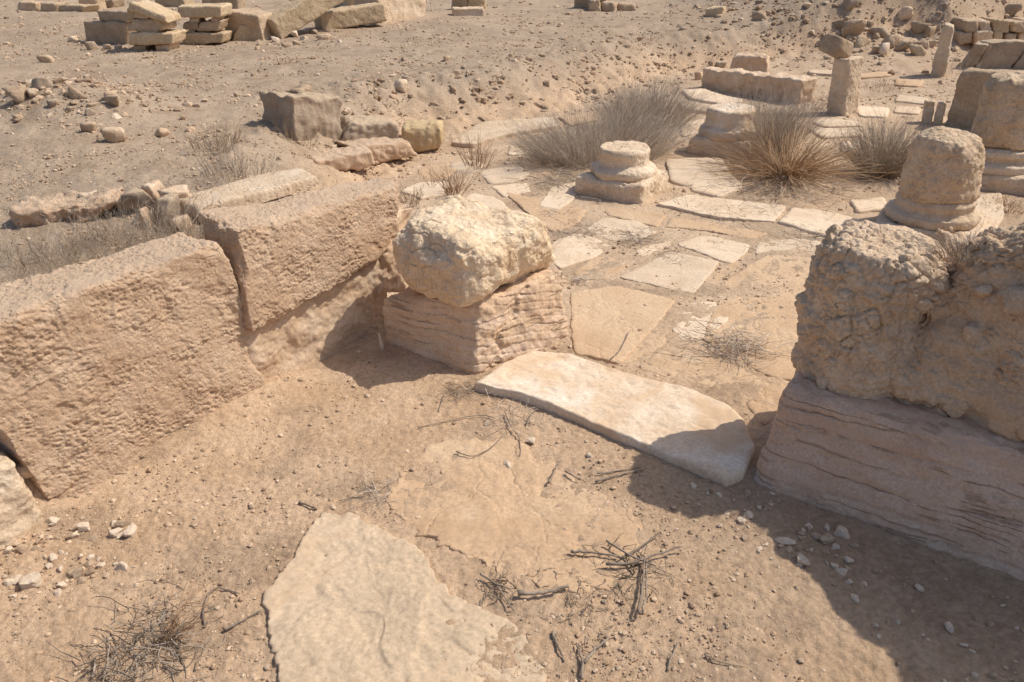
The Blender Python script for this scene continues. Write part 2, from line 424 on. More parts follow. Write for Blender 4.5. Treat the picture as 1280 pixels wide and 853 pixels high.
def d_drum(v, n, k):
    return .45*d_rough(v, n, k)+.7*d_cap(v, n, k)
def d_lime(v, n, k):
    return .018*fbm(v*5, 4, k) + .005*fbm(v*30, 3, k+1) - .010*sst(.38, .6, perlin(v*20, k+3))
def d_far(v, n, k):
    return .018*fbm(v*4, 4, k) + .010*(np.abs(perlin(v*16, k+1))*2-.5)
def d_grooved(v, n, k):
    return .03*fbm(v*4, 4, k) - .035*np.abs(perlin(v*[9, 9, 2.2], k+1)) - .012*np.abs(perlin(v*[22, 22, 6], k+2))

def hexblock(c, step, r, disp, seed, amp=1.0, rvar=.6):
    """solid with eight corners c (front BL BR TR TL, back BL BR TR TL), worn edges of radius r"""
    c = np.array(c, float)
    L = lambda a, b: np.linalg.norm(c[a]-c[b])
    ext = np.array([max(L(0, 1), L(3, 2)), max(L(0, 4), L(3, 7)), max(L(0, 3), L(1, 2))])
    n = [max(2, int(math.ceil(e/step))) for e in ext]
    p, f = box_grid(n)
    hs = ext/2; q = p*hs
    rv = np.clip(r*(1+rvar*1.6*fbm(q*6+seed*3.3, 3, seed)), r*.15, hs.min()*.95)
    core = np.clip(q, -(hs-rv[:, None]), hs-rv[:, None]); dv = q-core; ln = np.linalg.norm(dv, axis=1)
    q = np.where((ln > 1e-9)[:, None], core+dv*(rv/np.maximum(ln, 1e-9))[:, None], q)
    u = (q/hs+1)/2
    x, y, z = u[:, :1], u[:, 1:2], u[:, 2:]
    v = ((1-y)*((1-z)*((1-x)*c[0]+x*c[1])+z*((1-x)*c[3]+x*c[2])) + y*((1-z)*((1-x)*c[4]+x*c[5])+z*((1-x)*c[7]+x*c[6])))
    nm = vnormals(v, f)
    if disp is not None: v = v+nm*(amp*disp(v, nm, seed))[:, None]
    return v, f

def lathe(prof, seg, step, ctr, disp, seed, amp=1.0, shear=(0, 0), cut=None):
    """turned stone: prof = [(radius, z)...] from the bottom; closed at both ends"""
    pr = [(1e-3, prof[0][1])]+list(prof)+[(1e-3, prof[-1][1])]
    pts = [pr[0]]
    for a, b in zip(pr[:-1], pr[1:]):
        k = max(1, int(math.hypot(b[0]-a[0], b[1]-a[1])/step))
        pts += [(a[0]+(b[0]-a[0])*j/k, a[1]+(b[1]-a[1])*j/k) for j in range(1, k+1)]
    pts = np.array(pts); m = len(pts); th = np.arange(seg)*2*math.pi/seg
    R, T = np.meshgrid(pts[:, 0], th, indexing='ij'); Z = np.repeat(pts[:, 1][:, None], seg, 1)
    v = np.stack([R*np.cos(T)+Z*shear[0], R*np.sin(T)+Z*shear[1], Z], -1).reshape(-1, 3)
    idx = np.arange(m*seg).reshape(m, seg)
    f = np.stack([idx[:-1], np.roll(idx[:-1], -1, 1), np.roll(idx[1:], -1, 1), idx[1:]], -1).reshape(-1, 4)
    nm = vnormals(v, f)
    v = v+np.array(ctr)
    if cut is not None: v = cut(v)
    v = v+nm*(amp*disp(v, nm, seed))[:, None]
    return v, f

def outline_slab(poly, z0, z1, seed, step=.02, rag=.02, disp=None, bev=.012, tilt=(0, 0)):
    """flag with a ragged outline: poly = world xy corners"""
    P = np.array(poly)[:, :2]
    pts = []
    for a, b in zip(P, np.roll(P, -1, 0)):
        k = max(2, int(np.linalg.norm(b-a)/step)); pts += [a+(b-a)*j/k for j in range(k)]
    pts = np.array(pts); n = len(pts)
    for _ in range(2): pts = (np.roll(pts, 1, 0)+2*pts+np.roll(pts, -1, 0))/4
    c = pts.mean(0); dr = pts-c; R = np.linalg.norm(dr, axis=1)
    pts = c+dr*(1+rag/R*(.35*fbm(P3(pts[:, 0], pts[:, 1])*5, 2, seed)+.40*fbm(P3(pts[:, 0], pts[:, 1])*19, 4, seed+3, .65)))[:, None]
    Rm = np.linalg.norm(pts-c, axis=1).mean()
    K = max(3, int(Rm/step))
    ss = [1.0, 1.0, 1-.25*bev/Rm, 1-bev/Rm] + list(1-bev/Rm-(1-bev/Rm)*np.arange(1, K)/K)
    zz = [z0, z1-bev, z1-bev*.35, z1] + [z1]*(K-1)
    V = []
    for s, z in zip(ss, zz):
        q = c+(pts-c)*s; V.append(np.stack([q[:, 0], q[:, 1], np.full(n, z)], 1))
    v = np.concatenate(V+[np.array([[c[0], c[1], z1]])]); m = len(ss)
    idx = np.arange(m*n).reshape(m, n)
    f4 = np.stack([idx[:-1], np.roll(idx[:-1], -1, 1), np.roll(idx[1:], -1, 1), idx[1:]], -1).reshape(-1, 4)
    f3 = np.stack([idx[-1], np.roll(idx[-1], -1), np.full(n, m*n)], -1)
    top = (v[:, 2] > z1-bev*1.01)
    d = .006*fbm(P3(v[:, 0], v[:, 1])*4, 4, seed) + .0025*fbm(P3(v[:, 0], v[:, 1])*24, 3, seed+1)
    if disp is not None: d = d+disp(v)
    v[:, 2] += np.where(top, d, 0) + tilt[0]*(v[:, 0]-c[0])+tilt[1]*(v[:, 1]-c[1])
    return v, [f4, f3]

_ICO = {}
def ico(k):
    if k not in _ICO:
        bm = bmesh.new(); bmesh.ops.create_icosphere(bm, subdivisions=k, radius=1)
        v = np.array([x.co[:] for x in bm.verts]); f = np.array([[y.index for y in x.verts] for x in bm.faces]); bm.free()
        _ICO[k] = (v, f)
    return _ICO[k]

def rock(seed, k=4, planes=12, dims=(1, 1, 1), amp=.05, sharp=45):
    """angular broken stone of half size dims: cut by random planes, softened, roughened"""
    rs = np.random.RandomState(seed+100)
    v, f = ico(k)
    nn = rs.normal(size=(planes, 3)); nn /= np.linalg.norm(nn, axis=1)[:, None]
    nn = np.concatenate([nn, [[0, 0, 1], [0, 0, -1]]]); dd = rs.uniform(.62, 1.0, len(nn))
    dot = np.maximum(v@nn.T, 1e-3)/dd
    rr = 1/((dot**sharp).sum(1)**(1/sharp))
    p = v*rr[:, None]; p /= np.abs(p).max(0)
    p = p*(1+amp*fbm(p*2.6+seed, 4, seed % 50) + amp*.5*np.abs(perlin(p*7, seed % 50+3)))[:, None]
    return p*np.array(dims), f

def tube(pts, rad, sides=6):
    """one tapered stick along points"""
    pts = np.array(pts, float); m = len(pts); rad = np.broadcast_to(rad, (m,)) if np.ndim(rad) else np.full(m, rad)
    tg = np.gradient(pts, axis=0); tg /= np.linalg.norm(tg, axis=1)[:, None]+1e-12
    ref = np.array([0, 0, 1.]) if abs(tg[0][2]) < .8 else np.array([1., 0, 0])
    a = np.cross(tg, ref); a /= np.linalg.norm(a, axis=1)[:, None]+1e-12; b = np.cross(tg, a)
    th = np.arange(sides)*2*math.pi/sides
    v = (pts[:, None]+rad[:, None, None]*(np.cos(th)[None, :, None]*a[:, None]+np.sin(th)[None, :, None]*b[:, None])).reshape(-1, 3)
    idx = np.arange(m*sides).reshape(m, sides)
    f = [list(q) for q in np.stack([idx[:-1], np.roll(idx[:-1], -1, 1), np.roll(idx[1:], -1, 1), idx[1:]], -1).reshape(-1, 4)]
    f += [list(idx[0][::-1]), list(idx[-1])]
    return v, f

def stems(base, tip, bend, r0, r1, tint, segs=4, jit=0., rs=None):
    """many three-sided tapering stems in one mesh; base, tip, bend: (n,3)"""
    n = len(base); t = np.linspace(0, 1, segs+1)
    p = (1-t)[None, :, None]**2*base[:, None] + 2*((1-t)*t)[None, :, None]*bend[:, None] + (t**2)[None, :, None]*tip[:, None]
    if jit: p[:, 1:] += rs.normal(size=p[:, 1:].shape)*jit
    tg = np.gradient(p, axis=1); tg /= np.linalg.norm(tg, axis=2)[..., None]+1e-9
    ref = np.array([.31, .17, .93]); a = np.cross(tg, ref); a /= np.linalg.norm(a, axis=2)[..., None]+1e-9; b = np.cross(tg, a)
    rad = (np.asarray(r0).reshape(-1, 1)*(1-t)+np.asarray(r1).reshape(-1, 1)*t)[..., None]
    V = np.stack([p+rad*(math.cos(k*2.0944)*a+math.sin(k*2.0944)*b) for k in range(3)], 2)   # n, seg+1, 3, 3
    idx = np.arange(n*(segs+1)*3).reshape(n, segs+1, 3)
    f = np.stack([idx[:, :-1], np.roll(idx[:, :-1], -1, 2), np.roll(idx[:, 1:], -1, 2), idx[:, 1:]], -1).reshape(-1, 4)
    T = np.repeat(tint, (segs+1)*3, 0)
    return V.reshape(-1, 3), f, T

# ------------------------------------------------------------------ the ground
def ground():
    ys = [-25, -12, -6, -3, -1.5, -.6, 0, .3, .5, .62, .72]
    y = .8
    while y < 14: ys.append(y); y += max(.0058, y*.0042)
    while y < 320: ys.append(y); y *= 1.035
    ys = np.array(ys); us = np.linspace(-1, 1, 801)
    Y, U = np.meshgrid(ys, us, indexing='ij')
    X = U*(np.abs(Y)*.95+1.1)*np.where(Y > 14, 1+(Y-14)*.004, 1)
    Hh = height(X, Y); D = sdist(X, Y)
    p = P3(X.ravel(), Y.ravel()); sh = X.shape
    near = 1/(1+np.maximum(Y-1, 0)*.12)
    court = 1-sst(-.05, .3, D)
    bank = sst(-.25, .15, D)*(1-sst(.9, 1.7, D))*sst(4.5, 6.5, Y)
    f1 = fbm(p*5, 4, 21).reshape(sh); f2 = fbm(p*26, 3, 25).reshape(sh)
    a, a2, ci = worley(p*[19, 19, 1], 4)
    clod = (np.maximum(.5-a, 0)*sst(.45, .8, ci)).reshape(sh)
    a3, _, c3 = worley(p*[7, 7, 1]+3, 6)
    lump = (np.maximum(.55-a3, 0)*sst(.3, .7, c3)).reshape(sh)
    Hh = Hh + .012*f1*(.4+.6*(1-court)) + (.0055*f2+.0028*fbm(p*62, 2, 29).reshape(sh))*near + .016*clod*near*(.5+.5*sst(-.1, .3, f1)) + bank*(.02*f1+.04*lump+.05*clod)
    Hh = Hh + (1-court)*(.025*lump*sst(0, .5, f1)+.02*clod)
    idx = np.arange(X.size).reshape(sh)
    q = np.stack([idx[:-1, :-1], idx[:-1, 1:], idx[1:, 1:], idx[1:, :-1]], -1).reshape(-1, 4)
    v = np.stack([X, Y, Hh], -1).reshape(-1, 3)
    me = mesh('ground', v, q)
    grey = np.clip(sst(.1, .9, D)*.9 + .3*court*sst(6.5, 9.5, Y), 0, 1)
    n1 = fbm(p*1.6, 4, 40).reshape(sh)
    dirt = court*sst(3.2, 4.2, Y)*sst(.0, .5, n1)*.38
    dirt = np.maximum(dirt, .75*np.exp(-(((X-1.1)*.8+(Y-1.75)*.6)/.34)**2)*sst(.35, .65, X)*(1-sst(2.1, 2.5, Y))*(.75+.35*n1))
    dirt = np.maximum(dirt, .5*sst(.1, .5, fbm(p*2.7, 3, 44).reshape(sh))*(1-court))
    dirt = np.maximum(dirt, .45*sst(.15, .5, fbm(p*3.1, 3, 47).reshape(sh))*court)
    c = np.stack([grey, np.clip(dirt, 0, 1), court*sst(2.7, 3.4, Y)*.85, np.ones(sh)], -1).reshape(-1, 4)
    at_ = me.color_attributes.new('soil', 'FLOAT_COLOR', 'POINT'); at_.data.foreach_set('color', c.astype(np.float32).ravel())
    me.materials.append(MT['soil'])
    o = bpy.data.objects.new('ground', me); COL.objects.link(o); o['kind'] = 'structure'
ground()

# ------------------------------------------------------------------ foreground masonry
D1 = np.array([.585, .811, 0]); N1 = np.array([.811, -.585, 0])     # along the near wall, and out of its face
def off(p, a=0, n=0, z=0): return np.array(p)+D1*a+N1*n+np.array([0, 0, z])
A_, B_ = np.array([-1.56, 2.05]), np.array([-1.05, 2.757])
wp = lambda x, y: onplane(x, y, A_, B_)

c = [(-1.56, 2.05, -.08), (-1.04, 2.775, -.08), wp(290, 305)-[0, 0, .0], wp(-62, 428)]
c[2] = off(c[2], 0, -.03); c[3] = off(c[3], -.02, -.05); c[2] = off(c[2], 0, -.02)
c += [off(c[0], 0, -.36), off(c[1], 0, -.34), off(c[2], -.03, -.24, .0), off(c[3], 0, -.34, .0)]
v, f = hexblock(c, .0042, .03, d_pitted, 3, 1.0, 1.3)
tag(put('wall_block', v, f, MT['sandstone']), 'large pitted tan sandstone block forming the near left end of the wall', 'stone block', 'ashlar blocks of the near wall')

c = [wp(313, 422), wp(478, 328), wp(512, 232), wp(300, 290)]
c = [off(c[0], 0, .01), off(c[1], 0, .0), off(c[2], .02, -.04), off(c[3], 0, -.02)]
c += [off(c[0], .0, -.33), off(c[1], .0, -.30), off(c[2], .03, -.20), off(c[3], 0, -.24, .03)]
v, f = hexblock(c, .0042, .035, d_pitted, 8, 1.0, 1.3)
tag(put('wall_block', v, f, MT['sandstone']), 'pitted sandstone block raised on the lower course beside the corner pier', 'stone block', 'ashlar blocks of the near wall')

c0 = off(wp(322, 500), 0, -.035, -.08); c1 = off(wp(505, 430), .0, -.045, -.05)
c = [c0, c1, off(wp(490, 325), 0, -.05, .0), off(wp(318, 412), -.02, -.045)]
c += [off(p, 0, -.22) for p in c]
v, f = hexblock(c, .008, .02, lambda v, n, k: .02*fbm(v*5, 4, k)+.008*np.abs(perlin(v*30, k)), 12)
tag(put('lower_course', v, f, MT['wall_core']), 'recessed crumbly lower wall course under the raised sandstone block', 'wall course')

c = [off(wp(75, 680), -.02, -.05, -.05), off(wp(75, 680), -.02, -.05, -.05)]
pa = np.array([-1.66, 1.93]); pb = np.array([-2.2, 1.2])
c = [(-2.12, 1.12, -.1), (-1.565, 2.0, -.1), (-1.60, 1.99, .25), (-2.17, 1.14, .45)]
c += [off(p, 0, -.3) for p in c]
v, f = hexblock(c, .008, .04, d_lime, 15)
tag(put('wall_block', v, f, MT['lime']), 'pale limestone block cut off by the left edge beside the big sandstone block', 'stone block', 'ashlar blocks of the near wall')

# corner pier
TL, TF, TR = at(475, 372, .25), at(600, 378, .32), at(706, 336, .32)
BL, BF, BR = np.array([-.615, 3.22, -.06]), np.array([-.18, 2.865, -.06]), np.array([.285, 3.21, -.06])
TB = TL+TR-TF; BB = BL+BR-BF; TB[2] = .30
v, f = hexblock([BL, BF, TF, TL, BB, BR, TR, TB], .0045, .03, make_strata(.038, .0085, (.10, .25)), 5)
# a crack down the near corner
t_ = np.abs((v[:, 0]+.135)*.8+(v[:, 1]-2.93)*-.6+.012*perlin(v*[0, 0, 14]+2.2, 3)+.004*perlin(v*[0, 0, 50], 4)-.03)
nn = vnormals(v, f); v = v-nn*(.012*np.exp(-(t_/.005)**2)*(v[:, 1] < 3.15))[:, None]
tag(put('pier_base', v, f, MT['pink_lime']), 'pinkish layered limestone base of the corner pier with a cracked corner', 'pier base')

cz = .305
c = [at(494, 358, cz), at(588, 386, cz), at(584, 368, .5), at(500, 300, .53)]
cR = at(692, 330, cz); cRt = at(684, 285, .56)
c = [at(484, 364, .30), at(580, 398, .29), at(578, 312, .60), at(484, 272, .61), at(484, 364, .30)+cR-c[1]+[.03, .03, 0], at(712, 330, .30), at(696, 270, .60), at(560, 236, .63)]
v, f = hexblock(c, .0045, .12, d_cap, 22, 1.0, .2)
tag(put('capping_boulder', v, f, MT['cap']), 'cream rough boulder with a flat top resting on the corner pier base', 'boulder')

c = [off(wp(478, 372), .0, -.02), off(wp(500, 372), .08, -.04), off(wp(514, 262), .1, -.05), off(wp(486, 275), .03, -.02)]
c += [off(p, .02, -.2) for p in c]
v, f = hexblock(c, .008, .03, d_lime, 25)
tag(put('jamb_stone', v, f, MT['wall_core']), 'narrow upright tan stone wedged between raised wall block and capping boulder', 'stone')
a = at(476, 436, .02)
v, f = rock(31, 4, 7, (.02, .014, .05)); v = v+a+[0, 0, .035]
tag(put('stone_shard', v, f, MT['pale_rubble']), 'pale upright shard leaning in the shaded corner beside the pier', 'stone shard')

# threshold
zt = .038
poly = [at(x, y, zt) for x, y in [(592, 478), (628, 452), (664, 436), (712, 440), (762, 459), (810, 472), (868, 486), (912, 505), (930, 522), (945, 556), (930, 590), (908, 598), (832, 566), (770, 540), (718, 518), (655, 492), (610, 482)]]
v, f = outline_slab(poly, -.05, zt, 31, .008, .007, lambda v: -.004*sst(.2, .6, perlin(P3(v[:, 0], v[:, 1])*16, 5))-.004*fbm(P3(v[:, 0], v[:, 1])*6, 3, 8), .016)
tag(put('threshold_slab', v, f, MT['white_lime']), 'long whitish limestone threshold slab between the two piers', 'stone slab')

# right hand pier
E1 = np.array([.804, -.595, 0]); E2 = np.array([.595, .804, 0])
b0 = np.array([.80, 2.095, -.06])
t0 = np.array([.925, 2.20, .335])
c = [b0, b0+E1*1.5, t0+E1*1.4+[0, 0, .0], t0, b0+E2*.6+[.05, 0, 0], b0+E1*1.5+E2*.7, t0+E1*1.4+E2*.55, t0+E2*.5]
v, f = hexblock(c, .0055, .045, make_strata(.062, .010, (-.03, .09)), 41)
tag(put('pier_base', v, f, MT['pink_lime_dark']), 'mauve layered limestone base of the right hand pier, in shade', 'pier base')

sc_ = (1.20, 2.285)
v, f = lathe([(.14, .30), (.185, .33), (.198, .42), (.20, .55), (.195, .68), (.185, .77), (.16, .815), (.10, .83)], 280, .0045, (sc_[0], sc_[1], 0), d_rough, 45, 1.0)
tag(put('column_stump', v, f, MT['rough']), 'rough knobbly round column stump on the shaded right hand pier base', 'column stump')

q0 = np.array([1.235, 2.0, .31])
c = [q0-E1*.10+E2*.06, q0+E1*1.2, q0+E1*1.2+E2*.06+[0, 0, .52], q0-E1*.10+E2*.16+[.02, 0, .47],
     q0-E1*.1+E2*.55, q0+E1*1.2+E2*.6, q0+E1*1.2+E2*.6+[0, 0, .52], q0-E1*.1+E2*.55+[0, 0, .50]]
v, f = hexblock(c, .005, .11, lambda v, n, k: .55*d_rough(v, n, k)+.05*fbm(v*3, 4, k), 51, 1.0)
tag(put('rubble_core', v, f, MT['lump']), 'earthy rubble masonry core packed against the rough column stump', 'rubble masonry')
qa, qb = q0+E1*.0+E2*.07, q0+E1*1.1+E2*.02
v2, f2_ = hexblock([qa, qb, qb+E2*.05+[0, 0, 1.12], qa+E2*.13+[0, 0, .50], qa+E2*.34, qb+E2*.30, qb+E2*.27+[0, 0, 1.12], qa+E2*.33+[0, 0, .52]], .006, .10, d_rough, 53)
tag(put('rubble_core', v2, f2_, MT['lump']), 'taller rubble masonry continuing the right hand pier beyond the frame', 'rubble masonry')
for k, (px, py, r, m) in enumerate([(1248, 332, .055, 'rough'), (1265, 380, .06, 'rough'), (1225, 362, .035, 'lump'), (1205, 415, .045, 'rough')]):
    pt = None
    d = ray(px, py)
    best = None
    cand = v-np.array([0, 0, HC]); dn = d/np.linalg.norm(d); tt = cand@dn; dist = np.linalg.norm(cand-tt[:, None]*dn, axis=1)
    i = np.argmin(np.where(dist < .02, tt, 9)); pt = v[i]
    rv, rf = rock(60+k, 4, 16, (r*.8, r*.7, r*.6), .10, 9); rv = rv+pt
    tag(put('embedded_stone', rv, rf, MT[m]), ['rounded grey stone set in the rubble core behind the dry weed', 'largest rounded stone set in the rubble core at the right edge',
        'small earthy stone set in the rubble core near its top', 'grey stone set in the shaded face of the rubble core'][k], 'stone', 'stones set in the rubble core')

# ------------------------------------------------------------------ flagstones
FLAGS = [  # pixel outline, material, top height, label
 ([(350, 870), (330, 745), (368, 690), (402, 637), (440, 641), (480, 662), (530, 690), (562, 742), (640, 776), (672, 808), (690, 870)], 'flag_grey', .022, 'large grey tinged flagstone in the near foreground with ragged edges'),
 ([(478, 628), (500, 582), (556, 548), (640, 545), (702, 588), (792, 640), (806, 690), (776, 733), (700, 742), (606, 702), (520, 665)], 'flag_tan', .007, 'dust covered tan flagstone between the big grey flagstone and the threshold'),
 ([(773, 347), (838, 314), (900, 327), (868, 367)], 'flag', .022, 'pale square flagstone in the middle of the court, the larger of the clean pair'),
 ([(845, 305), (880, 294), (937, 304), (934, 315), (915, 329), (898, 325)], 'flag', .022, 'pale flagstone touching the clean square one on its far side'),
 ([(713, 366), (768, 356), (846, 374), (824, 402), (776, 454), (716, 441)], 'flag_tan', .022, 'tan flagstone with a rounded corner just behind the threshold'),
 ([(690, 302), (720, 292), (768, 303), (744, 322), (700, 335), (688, 325)], 'flag', .014, 'worn flagstone behind the right edge of the capping boulder'),
 ([(716, 341), (740, 322), (792, 316), (790, 330), (764, 346), (730, 352)], 'flag_tan', .013, 'small broken tan flagstone beside the capping boulder'),
 ([(730, 286), (752, 272), (800, 277), (822, 290), (798, 301), (762, 300)], 'flag', .016, 'pale worn flagstone in front of the near column base'),
 ([(878, 424), (905, 352), (958, 318), (1030, 322), (1040, 350), (1018, 420), (1000, 478), (960, 470), (900, 438)], 'flag_tan', .012, 'large cracked tan rock flag left of the rough column stump'),
 ([(838, 412), (862, 378), (893, 377), (912, 396), (890, 420), (858, 428)], 'flag', .013, 'small pale broken flagstone beside the cracked tan flag'),
 ([(795, 460), (838, 430), (900, 448), (965, 482), (940, 500), (880, 484), (835, 472)], 'flag_tan', .009, 'dusty tan flagstone along the back of the threshold'),
 ([(820, 254), (862, 243), (985, 258), (968, 276), (900, 272)], 'flag', .03, 'first long pale slab of the strip behind the court, next to the column base'),
 ([(990, 258), (1045, 266), (1098, 280), (1092, 292), (1040, 296), (972, 277)], 'flag', .03, 'second long pale slab of the strip, running up to the column stump'),
 ([(1062, 250), (1105, 246), (1114, 260), (1072, 264)], 'flag', .028, 'small pale paving slab left of the tapered column stump'),
 ([(1190, 246), (1252, 240), (1256, 268), (1244, 290), (1200, 292)], 'lime', .03, 'pale paving slab right of the tapered column stump base'),
 ([(832, 198), (902, 196), (910, 212), (858, 232), (838, 226)], 'flag', .03, 'pale paving slab between the two column bases'),
 ([(690, 232), (722, 226), (720, 246), (700, 262), (672, 258)], 'flag', .02, 'pale flagstone left of the near column base'),
 ([(596, 214), (640, 205), (668, 214), (650, 226), (612, 230)], 'flag', .02, 'pale flagstone in front of the grey bush'),
 ([(630, 240), (690, 250), (735, 262), (722, 280), (690, 290), (664, 270)], 'flag_tan', .014, 'dusty flagstone behind the capping boulder'),
 ([(612, 232), (660, 228), (664, 238), (630, 246)], 'flag', .016, 'small pale flagstone behind the capping boulder near the dry tufts'),
 ([(636, 181), (668, 180), (668, 192), (634, 194)], 'lime', .03, 'pale slab at the left foot of the grey bush'),
 ([(562, 178), (600, 152), (690, 146), (700, 156), (630, 168), (590, 180)], 'lime', .07, 'low pale kerb slab at the foot of the stony bank'),
 ([(700, 146), (790, 132), (800, 140), (712, 156)], 'flag_tan', .05, 'low kerb slab at the foot of the bank beyond the grey bush'),
 ([(500, 238), (522, 228), (562, 226), (556, 240), (526, 248)], 'flag', .02, 'pale flagstone left of the dry brown tufts'),
 ([(852, 112), (880, 110), (900, 118), (930, 124), (912, 132), (862, 122)], 'flag', .05, 'pale paving slab in front of the fallen beam'),
 ([(850, 124), (900, 132), (924, 138), (910, 144), (850, 134)], 'lime', .06, 'second pale paving slab in front of the fallen beam'),
 ([(1024, 147), (1070, 150), (1082, 156), (1030, 158), (1014, 153)], 'lime', .04, 'pale slab at the foot of the fractured pillar'),
 ([(1010, 160), (1066, 160), (1082, 168), (1030, 172)], 'lime', .04, 'pale slab in front of the fractured pillar'),
 ([(1050, 176), (1092, 178), (1092, 190), (1052, 190)], 'flag', .03, 'pale slab between the brown tussock and the round bush'),
 ([(1122, 118), (1160, 122), (1160, 130), (1118, 126)], 'lime', .03, 'pale paving slab left of the upright dressed slab'),
 ([(1068, 92), (1108, 90), (1118, 94), (1070, 97)], 'flag_tan', .03, 'pale paving strip far back left of the tall monolith'),
 ([(1010, 87), (1058, 88), (1056, 93), (1012, 91)], 'lime', .04, 'far paving strip beyond the fractured pillar'),
 ([(1120, 132), (1152, 134), (1150, 142), (1116, 140)], 'lime', .03, 'pale paving slab beside two small upright stones'),
 ([(560, 205), (590, 198), (612, 206), (590, 216), (566, 214)], 'flag', .018, 'pale flagstone between the two brown tufts'),
 ([(655, 330), (690, 338), (716, 350), (712, 362), (690, 352)], 'flag_tan', .014, 'sliver of tan paving between the pier and the rounded tan flagstone'),
 ([(806, 308), (842, 300), (838, 311), (800, 322), (792, 314)], 'flag', .014, 'small pale piece of paving left of the pale clean pair'),
 ([(752, 258), (800, 262), (834, 268), (822, 284), (760, 270)], 'flag_tan', .014, 'tan paving piece just before the near column base'),
 ([(838, 272), (900, 280), (960, 290), (946, 300), (880, 288), (830, 284)], 'flag_tan', .012, 'dusty tan paving between the clean pair and the long slabs'),
 ([(948, 302), (1000, 298), (1034, 302), (1028, 314), (960, 314), (940, 318)], 'flag', .012, 'pale paving piece in front of the second long slab'),
 ([(842, 374), (880, 362), (900, 348), (952, 314), (940, 312), (902, 336), (872, 370), (850, 384)], 'flag_tan', .009, 'narrow paving strip along the right side of the clean pair'),
 ([(724, 446), (776, 458), (830, 432), (838, 414), (822, 408), (790, 440)], 'flag_tan', .010, 'worn paving piece between threshold and rounded tan flagstone'),
 ([(968, 474), (1004, 482), (990, 520), (950, 530), (930, 506)], 'flag_tan', .010, 'paving piece wedged behind the right pier'),
 ([(868, 214), (912, 214), (930, 232), (900, 246), (862, 238)], 'flag', .025, 'pale slab between the near column base and the tussock'),
 ([(560, 262), (590, 240), (624, 248), (640, 262), (600, 258)], 'flag', .016, 'pale paving piece behind the capping boulder on the left'),
 ([(520, 212), (556, 200), (572, 212), (560, 222), (526, 224)], 'flag_tan', .018, 'tan paving piece right of the pink sandstone lump'),
 ([(660, 200), (690, 200), (700, 216), (672, 222)], 'flag_tan', .02, 'tan slab at the front of the large grey bush'),
 ([(1086, 196), (1128, 196), (1124, 214), (1090, 212)], 'flag', .03, 'pale slab behind the dark round bush'),
 ([(1070, 132), (1112, 134), (1110, 146), (1074, 144)], 'flag', .03, 'pale paving slab right of the fractured pillar'),
 ([(1120, 98), (1156, 100), (1150, 108), (1118, 106)], 'flag_tan', .03, 'paving slab at the left foot of the tall monolith'),
 ([(850, 152), (880, 148), (880, 165), (852, 170)], 'lime', .03, 'pale slab behind the grey bush beside the far column base'),
]
for k, (pp, m, zt, lab) in enumerate(FLAGS):
    d_ = np.mean([p[1] for p in pp])
    st = .0075 if k < 2 else .011 if d_ > 450 else (.02 if d_ > 230 else .04)
    cx, cy = np.mean(pp, 0)
    zt = zt*(.6 if k > 1 else (.42, .85)[k])
    zz = zt+max(0, gz(*at(cx, cy, zt)[:2]))*(0 if d_ > 140 else 1)
    poly = [at(x, y, zz) for x, y in pp]
    if k == 0: dis = lambda v: .006*fbm(P3(v[:, 0], v[:, 1])*3, 4, 9)-.004*sst(.05, .12, perlin(P3(v[:, 0], v[:, 1])*7, 11))+.0018*fbm(P3(v[:, 0], v[:, 1])*45, 3, 14)
    elif k == 1: dis = lambda v: .006*fbm(P3(v[:, 0], v[:, 1])*5, 4, 19)-.004
    else: dis = None
    v, f = outline_slab(poly, zz-.08, zz, 200+k, st, (.035, .06)[k] if k < 2 else .022, dis, .006 if k < 12 else .014)
    tag(put('flagstone', v, f, MT[m]), lab, 'flagstone', 'flagstones of the paved court')

# ------------------------------------------------------------------ column bases and stumps
def attic(name, label, cat, ctr, yaw, half, plinth_h, rings, shaft, mat, seeds, shear=(0, 0), seg=120, shaft_mat=None, shaft_disp=d_cap, group='columns and column bases of the court'):
    x, y, z = ctr
    t = thing(name, label, cat, (x, y, z), group)
    cs, sn = math.cos(yaw), math.sin(yaw)
    q = lambda a, b, zz: np.array([x+a*cs-b*sn, y+a*sn+b*cs, zz])
    h = half
    c = [q(-h, -h, z-.04), q(h, -h, z-.04), q(h*.96, -h*.96, z+plinth_h), q(-h*.96, -h*.96, z+plinth_h), q(-h, h, z-.04), q(h, h, z-.04), q(h*.96, h*.96, z+plinth_h), q(-h*.96, h*.96, z+plinth_h)]
    v, f = hexblock(c, .012, .025, d_lime, seeds)
    put('plinth', v, f, MT[mat], t)
    if rings:
        v, f = lathe([(r, z+zz) for r, zz in rings], seg, .01, (x, y, 0), d_lime, seeds+2, .7)
        put('base_moulding', v, f, MT[mat], t)
    if shaft:
        v, f = lathe([(r, z+zz) for r, zz in shaft], seg, .01, (x-z*shear[0]-shaft[0][1]*shear[0], y-z*shear[1]-shaft[0][1]*shear[1], 0), shaft_disp, seeds+4, 1.1, shear)
        put('shaft', v, f, MT[shaft_mat or mat], t)
    return t

